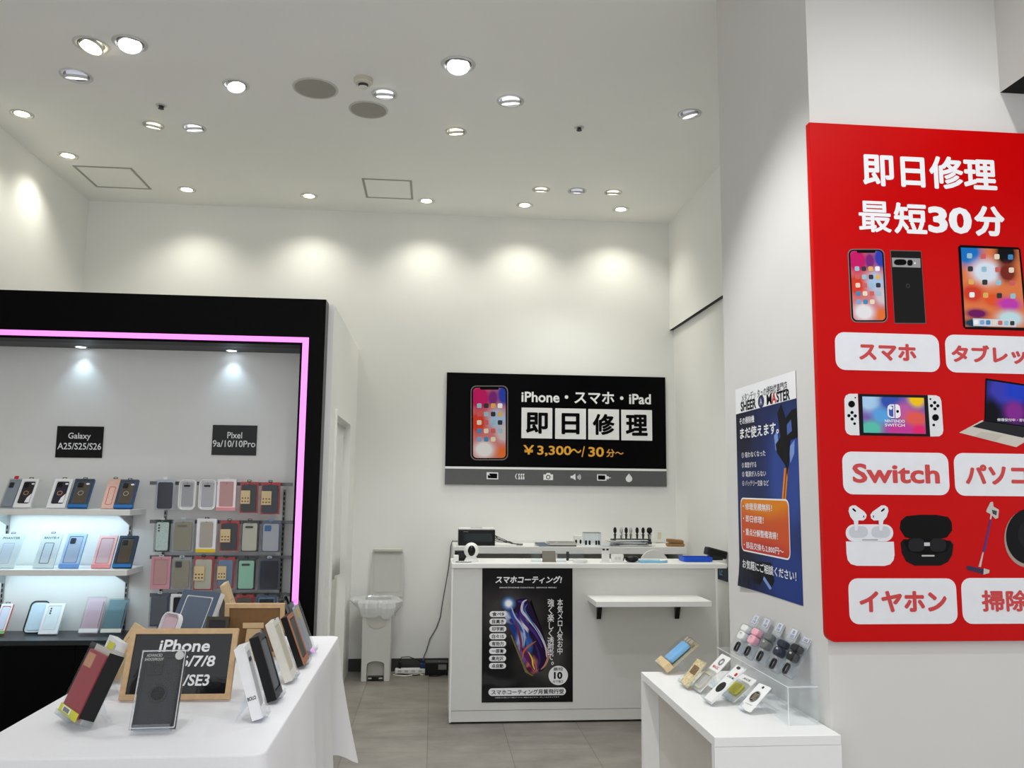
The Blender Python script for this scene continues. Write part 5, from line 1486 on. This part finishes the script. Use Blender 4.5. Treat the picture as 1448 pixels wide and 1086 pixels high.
def cornerness(i):
    x, y = per[i]
    d = min(math.hypot(x-(cxm+sx*hx), y-(cym+sy*hy)) for sx in (1, -1) for sy in (1, -1))
    return math.exp(-(d/.13)**2)


mb = MB()
rings = [(-.30, 0), (-.03, 0), (-.008, -.0006)]+[(0.006*math.sin(t)-.002, -.007*(1-math.cos(t))-.0006) for t in (.5, 1.0, 1.57)]
vs = []
for (ins, dzv) in rings:
    for i in range(N):
        x, y = per[i]
        vs.append((x+nrm[i][0]*ins*(1 if ins > -.1 else 0)+(0 if ins > -.1 else (cxm-x)*.25), y+nrm[i][1]*ins*(1 if ins > -.1 else 0)+(0 if ins > -.1 else (cym-y)*.25), TZ+dzv))
NT = 12
for t_ in range(1, NT+1):
    t = t_/NT
    for i in range(N):
        x, y = per[i]; s = cum[i]; c = cornerness(i)
        drop = (.50+.012*math.sin(s*5))*(1+.28*c)
        fold = (.016*math.sin(s*9.5+.6)+.010*math.sin(s*21+1.3))*t**1.3*(1-.3*c)
        fl_ = .006+.035*t+.10*c*t**1.4+.02*t*math.sin(s*3.1)
        off = max(.004, fl_+fold)
        vs.append((x+nrm[i][0]*off, y+nrm[i][1]*off, TZ-.008-(drop-.008)*t*(1-.03*c)))
R = len(rings)+NT
fs = [tuple(range(N))]+[(r*N+i, (r+1)*N+i, (r+1)*N+(i+1) % N, r*N+(i+1) % N) for r in range(R-1) for i in range(N)]
mb.add(vs, fs)
tc = mb.build('tablecloth', cloth, smooth=True)
tag(tc, 'white tablecloth draped over the display table in front, its hem hanging free', 'tablecloth')

ts = TZ+.0006


def easel(m, w, h, t, zs, label, hang=.45, group=None, lipw=.8):
    """clear acrylic easel carrying a leaning pack: ledge, lip, back plate and a rear prop"""
    mb = MB(); lw = w*lipw/2
    mb.box(-lw, lw, -.012, t+.0035, -.0042, -.0012)
    mb.box(-lw, lw, -.0145, -.012, -.0042, .012)
    mb.box(-lw, lw, t+.001, t+.0035, -.0012, h*hang)
    top = m @ Vector((0, t+.004, h*hang*.9)); back = Vector((m[0][1], m[1][1], 0)).normalized()
    reach = max(.02, (top.z-zs)*.28)
    gp = top+back*reach; gp.z = zs+.001
    mi = m.inverted(); a = mi @ top; b = mi @ gp
    for sx in (-1, 1):
        xx = sx*lw*.85
        mb.add([(xx-.0015, a.y, a.z), (xx+.0015, a.y, a.z), (xx+.0015, b.y, b.z), (xx-.0015, b.y, b.z), (xx-.0015, t+.0036, a.z*.55), (xx+.0015, t+.0036, a.z*.55), (xx+.0015, t+.0036, a.z), (xx-.0015, t+.0036, a.z)],
               [(0, 1, 2, 3), (0, 3, 4, 7), (1, 6, 5, 2), (3, 2, 5, 4)])
    o = mb.build('acrylic_easel', acrylic)
    o.matrix_world = m
    tag(o, label, 'easel', group)
    return o


def lift(m, d):
    m = m.copy(); m[2][3] += d; return m


# framed boards
def chalk_frame(m, w, h, lb, back=False):
    g = thing('framed_sign', lb, 'framed sign', mat=m)
    b = .020
    o4 = [(-w/2, 0), (w/2, 0), (w/2, h), (-w/2, h)]; i4 = [(-w/2+b, b), (w/2-b, b), (w/2-b, h-b), (-w/2+b, h-b)]
    MB().ring(o4, i4, -.004, .012).build('wooden_frame', wood, g, bevel=.0015)
    if not back:
        bm_ = M('chalkboard', (20, 20, 22), .14, noise=.25, scale=35, spec=.5, bump=.08)
        MB().box(-w/2+b-.002, w/2-b+.002, .003, .006, b-.002, h-b+.002).build('black_board', bm_, g)
        MB().box(-w/2+b-.002, w/2-b+.002, .0065, .01, b-.002, h-b+.002).build('rear_panel', brown_board, g)
    else:
        MB().box(-w/2+b-.002, w/2-b+.002, .003, .006, b-.002, h-b+.002).build('rear_panel', brown_board, g)
    return g


m, w, h = frame3((167, 993), (325, 991.5), (199, 891), ts)
if not 5 < math.degrees(math.acos(min(1, m[2][2]))) < 30:
    m, w, h = frame3((167, 993), (325, 991.5), (199, 891), ts, lean=20)
m = lift(m, .001+.0125*math.sqrt(1-m[2][2]**2))
g = chalk_frame(m, w, h, 'wooden framed black sign with white lettering at the front of the white table')
yy = .0022
fx = lambda px, py: ((px-246)/158*w, (992-py)/101.5*h)
for t, cx, cy, ww, hh in (('iPhone', 266.5, 915.5, 74, 18), ('6/7/8', 284, 937.5, 50, 16), ('SE2/SE3', 264, 964.5, 68, 16)):
    a, b = (cx-246-(992-cy)*.235)/158*w, (992-cy)/101.5*h
    text(g, t, a, b, ww/158*w, hh/101.5*h, white_ink, yy, off=.022, shear=.08)
# rear strut
def strut(g, m, y0, hh, x0, x1, sgn, mt):
    top = m @ Vector((0, y0, hh)); bk = Vector((m[0][1], m[1][1], 0)).normalized()*sgn
    gp = top+bk*.065; gp.z = ts+.001
    b = m.inverted() @ gp
    MB().prism([(y0, hh), (y0, hh-.03), (b.y-.004*sgn, b.z+.003), (b.y, b.z), (b.y+.006*sgn, b.z+.004), (y0+.006*sgn, hh)], x0, x1, 'x').build('rear_strut', mt, g)


strut(g, m, .0125, h*.7, -.02, .02, 1, brown_board)
# the frame seen from behind
m2, w2, h2 = frame3((278, 930), (401, 929), (300, 861), ts, lean=-6)
m2 = m2 @ Matrix.Translation((w2/2-.13, 0, 0)); m2 = lift(m2, .002)
g = chalk_frame(m2, .26, .235, 'wooden framed sign turned away, its brown back facing the camera', True)
strut(g, m2, -.0045, .125, -.03, .03, -1, kraft)
MB().box(-.05, .04, -.0042, .0025, .127, .15).build('strut_hinge_plate', col('pale_plywood', (214, 184, 142), rough=.6), g)

TABLE = [
 # style, bl, br, tl, thickness, label, colours, lean
 ('clear', (181, 1040), (247, 1038), (201, 926.4), .022, 'clear boxed black case with a round ring, in front of the wooden sign', dict(c1=col('card_black', (30, 31, 34)), c3=col('case_graphite', (40, 42, 46), rough=.35, spec=.2), bump=black_gl, bst='square'), None, 1),
 ('clear', (80, 1019), (104, 1038), (129, 919), .055, 'large clear box with a red case and lime green foot, nearest the camera', dict(c1=col('card_cream', (214, 206, 196)), c2=c_lime, c3=c_red2, bump=col('print_gold', (190, 140, 110)), bst='square'), None, 1),
 ('window', (124, 974), (137, 988), (155, 904), .03, 'white boxed case with a yellow sticker behind the red case box', dict(c1=c_white, c3=c_paleg, c4=c_yel, tab=None), None, 1),
 ('card', (147, 953), (160, 967), (190, 886), .022, 'tan carton with red ends leaning beside the wooden sign on the table', dict(c1=c_tan, c3=c_red), None, 1),
 ('frame', (208, 934), (232, 940), (232, 868), .02, 'pinkish white rounded case pack behind the wooden sign', dict(c1=c_white, c2=c_palep, c3=c_palep), None, 1),
 ('window', (226, 926), (278, 934), (268, 840), .03, 'large white boxed slate blue case standing tall behind the wooden sign', dict(c1=c_slate, c2=c_white, c3=col('case_slate2', (96, 108, 124), rough=.4), tab=None), 24, 1),
 ('card', (344, 915), (349, 906), (317, 831), .022, 'tan carton with a red corner leaning beside the turned away sign', dict(c1=c_tan, c3=c_red), None, 1),
 ('window', (284, 938), (316, 938), (292, 876), .02, 'dark olive boxed case low behind the wooden sign', dict(c1=col('pack_olive', (60, 54, 44)), c3=c_dark, tab=None), 18, 1),
 ('edge', (371, 1023), (377, 1012), (345, 922), .034, 'white boxed case on an easel, nearest the camera along the table edge', dict(c1=c_white, c2=c_white, c3=c_paleg, bump=black_pl), None, 1),
 ('edge', (391, 997), (399.6, 985), (365, 906.5), .034, 'black boxed case with a wire loop, second along the table edge', dict(c1=c_dark, c2=black_pl, c3=c_smoke, tab=steel), None, 1),
 ('edge', (413, 969), (420, 958), (385, 886.5), .03, 'ivory boxed case with a black hook, third along the table edge', dict(c1=col('pack_ivory', (226, 222, 212)), c2=col('pack_ivory', (226, 222, 212)), c3=c_cream, tab=black_pl), None, 1),
 ('edge', (430, 947), (437, 937), (406, 877.5), .03, 'black boxed case with a copper stripe, fourth along the table edge', dict(c1=c_cop, c2=black_pl, c3=c_dark), None, 1),
 ('clear', (440.8, 930), (446, 921), (415.6, 857.5), .03, 'grey clear pack with a yellow sticker, farthest along the table edge', dict(c1=c_smoke, c3=c_paleg, bump=c_yel, bst='square'), None, 1),
 ('frame', (422, 922), (427, 913), (399, 849), .02, 'black rounded case pack standing just behind the turned away sign', dict(c1=c_dark, c2=c_smoke, c3=c_dark), None, 1),
]
for k, (st, bl, br, tl, t, lb, kw, ln, ez) in enumerate(TABLE):
    m, w, h = frame3(bl, br, tl, ts, lean=ln)
    sl = math.sqrt(max(0, 1-m[2][2]**2))
    m = lift(m, .0052+(t+.004)*sl)
    g = pack(st, m, w, h, t, lb, group='phone case packs on the white table', **kw)
    short = lb.split(',')[0].split(' behind')[0].split(' standing')[0].split(' leaning')[0].split(' on an easel')[0]
    easel(m, w, h, t, ts, 'clear acrylic easel holding the '+short, .42, 'acrylic easels on the white table')
    if k == 0:
        mb = MB(); mb.ring(ellipse(w*.2, w*.2, 0, h*.44, 24), ellipse(w*.155, w*.155, 0, h*.44, 24), .001, .004); mb.build('grip_ring', black_gl, g)
        MB().prism(ellipse(w*.153, w*.153, 0, h*.44, 20), .0025, .0045).build('grip_plate', black_ink, g)
        MB().ring(rrect(w*.79, h*.85, .012, 0, h*.48), rrect(w*.74, h*.82, .010, 0, h*.48), .0034, .005).build('case_rim', black_pl, g)
        for lx_, lz_ in ((-.24, .80), (-.05, .82), (-.24, .71)):
            MB().prism(ellipse(w*.075, w*.075, lx_*w, h*lz_, 16), .001, .0028).build('camera_lens', black_gl, g)
        MB().prism(ellipse(w*.1, w*.1, w*.36, h*.92, 20), -.0012, -.0004).build('round_sticker', light_grey, g)
        text(g, 'ADVANCED\nSHOCKPROOF', -w*.2, h*.9, w*.42, h*.09, light_grey, -.0012, off=.01)
        MB().ring(rrect(w*.98, h*.985, .004, 0, h/2), rrect(w*.93, h*.95, .004, 0, h/2), -.0011, -.0003).build('shell_rim', clear_mat('clear_rim', (236, 240, 242), .2, .25), g)
    if k == 1:
        MB().box(-w*.32, w*.1, -.0018, -.0012, h*.05, h*.12).build('barcode_label', white_ink, g)
        mb = MB()
        for q in range(9):
            mb.box(-w*.26+q*w*.035, -w*.26+q*w*.035+w*.018, -.0022, -.0018, h*.055, h*.11)
        mb.build('barcode_pattern', black_ink, g)
        MB().box(w/2+.0003, w/2+.0012, .004, t*.95, h*.08, h*.96).build('side_insert', black_pl, g)
        MB().prism(rrect(w*.3, h*.1, .004, w*.1, h*1.04), t*.4, t*.4+.002).build('hang_tab', c_lime, g)
    if st == 'edge' and k == 8:
        o = text(g, 'BOLO', 0, h*.3, t*.8, .012, black_ink, 0, off=.02)
        o.rotation_euler = (0, 0, -PI/2); o.location = (-w/2-.0008, t*.5, 0)

# ------------------------------------------------------------------ white pedestal by the pillar
PZ = .72
A = P(905, 950, Z=PZ); B = P(1015, 1045, Z=PZ); D = P(1189, 1037, Z=PZ)
px0 = (A.x+B.x)/2; px1 = XP-.003; py0 = (B.y+D.y)/2; py1 = A.y
g = thing('display_pedestal', 'white open sided display pedestal standing against the pillar', 'display stand', ((px0+px1)/2, (py0+py1)/2, 0))
hx, hy = (px1-px0)/2, (py1-py0)/2
MB().box(-hx, hx, -hy, hy, PZ-.03, PZ).build('top_panel', white_lam, g, bevel=.0015)
MB().box(-hx, hx, -hy, -hy+.03, 0, PZ-.0305).build('end_panel', white_lam, g)
MB().box(-hx, hx, hy-.03, hy, 0, PZ-.0305).build('end_panel', white_lam, g)
MB().box(-hx+.068, -hx+.086, -hy+.0305, hy-.0305, .0, PZ-.0305).build('side_panel', M('pedestal_side_shaded', (204, 200, 190), .5), g)  # set-back panel; the shade on it is painted in as darker beige
ps = PZ+.0006
# two step riser for the earphone cases
rb = P(1115.6, 1026, Z=ps); rt = P(1113.7, 971, Y=rb.y)
RZ = rt.z; fy1 = P(1033.4, 927.7, Z=RZ).y+.19
RX0 = rb.x; RX1 = px1-.02
g = thing('acrylic_riser', 'clear acrylic riser against the pillar carrying five earphone case packs', 'riser', ((RX0+RX1)/2, (rb.y+fy1)/2, ps))
hx, hy, rh = (RX1-RX0)/2, (fy1-rb.y)/2, RZ-ps
riser = clear_mat('riser_acrylic', (253, 254, 255), .02, .05, .08)
redge = M('acrylic_edge', (226, 230, 232), .3)
MB().box(-hx, hx, -hy, hy, rh-.003, rh).build('riser_shelf', riser, g)
MB().box(-hx, -hx+.003, -hy, hy, 0, rh-.0032).build('riser_front', riser, g)
MB().prism([(-hx+.0035, 0), (hx, 0), (hx, rh-.0035), (-hx+.0035, rh-.0035)], -hy, -hy+.003).build('riser_side', riser, g)
MB().prism([(hx*.55, rh+.0003), (hx, rh+.0003), (hx, rh+.10), (hx*.9, rh+.13), (hx*.55, rh+.14)], -hy, -hy+.003).build('riser_wing', riser, g)
MB().box(hx-.003, hx, -hy+.0035, hy, 0, rh-.0035).build('riser_back', riser, g)
mb = MB(); mb.box(-hx-.0012, -hx-.0002, -hy, hy, rh-.003, rh); mb.box(-hx-.0012, hx, -hy-.0012, -hy-.0002, rh-.003, rh); mb.box(-hx-.0012, -hx+.001, -hy-.0012, -hy-.0002, 0, rh-.0031)
mb.build('polished_edge', redge, g)
# earphone cases
zr = RZ+.0012
rimgrey = col('carabiner', (52, 52, 54), rough=.3, metal=.6)
for (dx, dy_, c, cn, lb) in ((0, 0, (30, 31, 33), 'black', 'black earphone case pack, the one nearest the camera on the acrylic riser'),
                         (-18.6, -7.5, (38, 44, 60), 'navy', 'dark navy earphone case pack second from the near end of the acrylic riser'),
                         (-37, -19, (112, 112, 112), 'grey', 'grey earphone case pack in the middle of the acrylic riser'),
                         (-54.5, -27, (240, 176, 190), 'pink', 'pink earphone case pack on the acrylic riser'),
                         (-69, -33.5, (232, 232, 228), 'white', 'white earphone case pack at the far end of the acrylic riser')):
    s_ = 1+dx*.0012
    m, w, h = frame3((1099+dx, 954+dy_*.97), (1118+dx, 964+dy_*.97), (1124+dx, 905+dy_), zr)
    lean = math.degrees(math.acos(max(-1, min(1, m[2][2]))))
    LOG.append(('ear', round(w, 3), round(h, 3), round(lean)))
    g = thing('earphone_case_pack', lb, 'earphone case', mat=Matrix.Diagonal((1, 1, 1, 1)) @ lift(m, .002+.013*math.sqrt(max(0, 1-m[2][2]**2))), group='earphone case packs on the acrylic riser')
    g.scale = (1.22, 1.22, 1.15); w, h = .062, .15
    MB().prism(rrect(w, h, .006, 0, h/2), .012, .0128).build('backing_card', clear_mat('pack_film', (236, 240, 246), .1, .3), g)
    MB().ring(rrect(w*.98, h*.7, .008, 0, h*.36), rrect(w*.93, h*.67, .007, 0, h*.36), -.012, .0118).build('blister_rim', clear, g)
    cm_ = col('earcase_'+cn, c, rough=.4)
    lo_ = MB().prism(rrect(.047, .03, .013, 0, h*.42, 6), -.012, .010).build('case_body', cm_, g, bevel=.005)
    MB().prism(rrect(.047, .024, .011, 0, h*.42+.0275, 6), -.012, .010).build('case_lid', cm_, g, bevel=.005)
    MB().box(-.006, .006, -.0135, -.0122, h*.42+.004, h*.42+.01).build('indicator', light_grey, lo_)
    MB().ring(rrect(.026, .036, .012, 0, h*.15, 5), rrect(.016, .026, .008, 0, h*.15, 5), -.006, .0).build('carabiner', rimgrey, g)
    MB().ring(rrect(w*.62, h*.2, .004, 0, h*.9), rrect(.016, .012, .005, 0, h*.93, 4), .0105, .0116).build('header_card', col('header_pale', (206, 210, 222)), g)
    text(g, 'CASE', 0, h*.845, w*.4, .008, navy_ink, .0102, off=.01)
PED = [
 (('B'), (926, 945), (938, 955), (969, 907), 'light blue rod shaped pack in a clear and tan carton at the far pedestal end'),
 (('P1'), (958, 968), (969, 977), (984, 933), 'small colourful printed pack on an easel beside the blue rod pack'),
 (('P2'), (975, 975), (987, 983), (1018, 928), 'long white pack with a clear pale frame, behind the black oval one'),
 (('P3'), (991, 992), (1003, 1000), (1040, 943), 'long white pack with a black oval sticker on the pedestal'),
 (('P4'), (1016, 987), (1035, 997.5), (1048, 957), 'clear pack with a bright yellow case on the pedestal'),
 (('P5'), (1041, 1004), (1058, 1012), (1071, 970), 'white pack with a patterned dark oval, nearest the camera on the pedestal'),
]
for (k, bl, br, tl, lb) in PED:
    m, w, h = frame3(bl, br, tl, ps)
    m = lift(m, .0052+(.0345 if k == 'B' else .0185)*math.sqrt(max(0, 1-m[2][2]**2)))
    g = thing('accessory_pack', lb, 'accessory pack', mat=m, group='accessory packs on the pedestal')
    t = .014
    if k == 'B':
        t = .03
        MB().box(-w/2, w/2, 0, t, 0, h*.2).build('carton_foot', c_tan, g, bevel=.001)
        MB().box(-w/2, w/2, t-.002, t, h*.2+.0005, h).build('backing_card', c_tan, g)
        MB().box(-w/2, w/2, .0, t-.0025, h*.2+.0005, h*.99).build('clear_shell', clear, g)
        MB().prism(rrect(w*.62, h*.62, .012, -w*.02, h*.53, 5), .004, t-.006).build('blue_rod', col('rod_blue', (128, 188, 232), rough=.35), g, bevel=.006)
        mb = MB()
        for q in range(3):
            mb.box(-w*.3+q*w*.24, -w*.3+q*w*.24+w*.14, .006, .014, h*.86, h*.97)
        mb.build('contact_pattern', col('rod_tip', (186, 170, 150)), g)
    else:
        MB().prism(rrect(w, h, .006, 0, h/2), t-.0025, t).build('backing_card', white_pl if k != 'P1' else col('card_print', (214, 196, 150), noise=.35, scale=90), g)
        if k == 'P1':
            MB().prism(rrect(w*.6, h*.3, .004, 0, h*.6), t-.004, t-.0027).build('printed_picture', col('picture_brown', (120, 92, 60), noise=.5, scale=160), g)
            MB().ring(rrect(w, h, .006, 0, h/2), rrect(w*.9, h*.93, .004, 0, h/2), 0, t-.003).build('blister_rim', clear, g)
        if k == 'P2':
            MB().ring(rrect(w*.8, h*.42, .012, 0, h*.26), rrect(w*.62, h*.33, .008, 0, h*.26), t-.009, t-.003).build('frame_case', col('case_sand', (206, 198, 180)), g)
            MB().box(-w*.5, w*.5, 0, t-.003, 0, h*.55).build('blister', clear, g)
            text(g, 'MAGIC', 0, h*.66, w*.6, h*.07, c_red, t-.0031, off=.01)
            MB().ring(ellipse(w*.18, w*.18, w*.1, h*.82), ellipse(w*.12, w*.12, w*.1, h*.82), t-.006, t-.003).build('metal_ring', steel, g)
        if k == 'P3':
            MB().prism(ellipse(w*.3, h*.13, 0, h*.4), t-.0045, t-.0027).build('oval_sticker', black_pl, g)
            MB().ring(rrect(w, h, .006, 0, h/2), rrect(w*.92, h*.95, .004, 0, h/2), t-.008, t-.003).build('blister_rim', clear, g)
            text(g, 'LOVE ME', 0, h*.68, w*.7, h*.05, black_ink, t-.003, off=.01)
            MB().prism(ellipse(w*.1, w*.1, w*.2, h*.78), t-.004, t-.0027).build('red_dot_sticker', c_red, g)
            MB().prism(ellipse(w*.18, w*.08, -w*.1, h*.93), t-.004, t-.0027).build('hang_slot', dark_grey, g)
        if k == 'P4':
            MB().prism(rrect(w*.66, h*.42, .01, 0, h*.42), 0, t-.004).build('yellow_case', col('case_lemon', (214, 206, 52), rough=.35), g, bevel=.004)
            MB().box(-w*.5, w*.5, -.004, t-.003, 0, h*.72).build('blister', clear, g)
            text(g, 'ACE', 0, h*.88, w*.5, h*.07, black_ink, t-.003, off=.015)
        if k == 'P5':
            MB().prism(ellipse(w*.27, h*.2, 0, h*.52), t-.0045, t-.0027).build('oval_sticker', black_pl, g)
            MB().ring(ellipse(w*.27, h*.2, 0, h*.52), ellipse(w*.24, h*.17, 0, h*.52), t-.0055, t-.0046).build('oval_rim', steel, g)
            mb = MB()
            for q in range(5):
                mb.box(-w*.16, w*.16, t-.0052, t-.0046, h*(.41+.05*q), h*(.425+.05*q))
            mb.build('ornament_pattern', col('ornament', (200, 190, 160)), g)
            MB().prism(ellipse(w*.07, w*.07, 0, h*.9), t-.004, t-.0026).build('hang_slot', dark_grey, g)
            text(g, 'crystal', 0, h*.22, w*.5, h*.05, dark_grey, t-.003)
    easel(m, w, h, t, ps, 'clear acrylic easel under the '+' '.join(lb.split(',')[0].split()[:9]), .6, 'acrylic easels on the pedestal', .36)

# ------------------------------------------------------------------ world and view
wd = bpy.data.worlds.new('mall_daylight'); SC.world = wd; wd.use_nodes = True
bg = wd.node_tree.nodes['Background']; bg.inputs[0].default_value = (.96, .98, 1, 1); bg.inputs[1].default_value = 1.12
SC.view_settings.view_transform = 'Standard'; SC.view_settings.look = 'None'
SC.view_settings.gamma = 1; SC.view_settings.use_curve_mapping = False
SC.view_settings.exposure = 0.0
SC.cycles.transparent_max_bounces = 48
SC.cycles.diffuse_bounces = 8
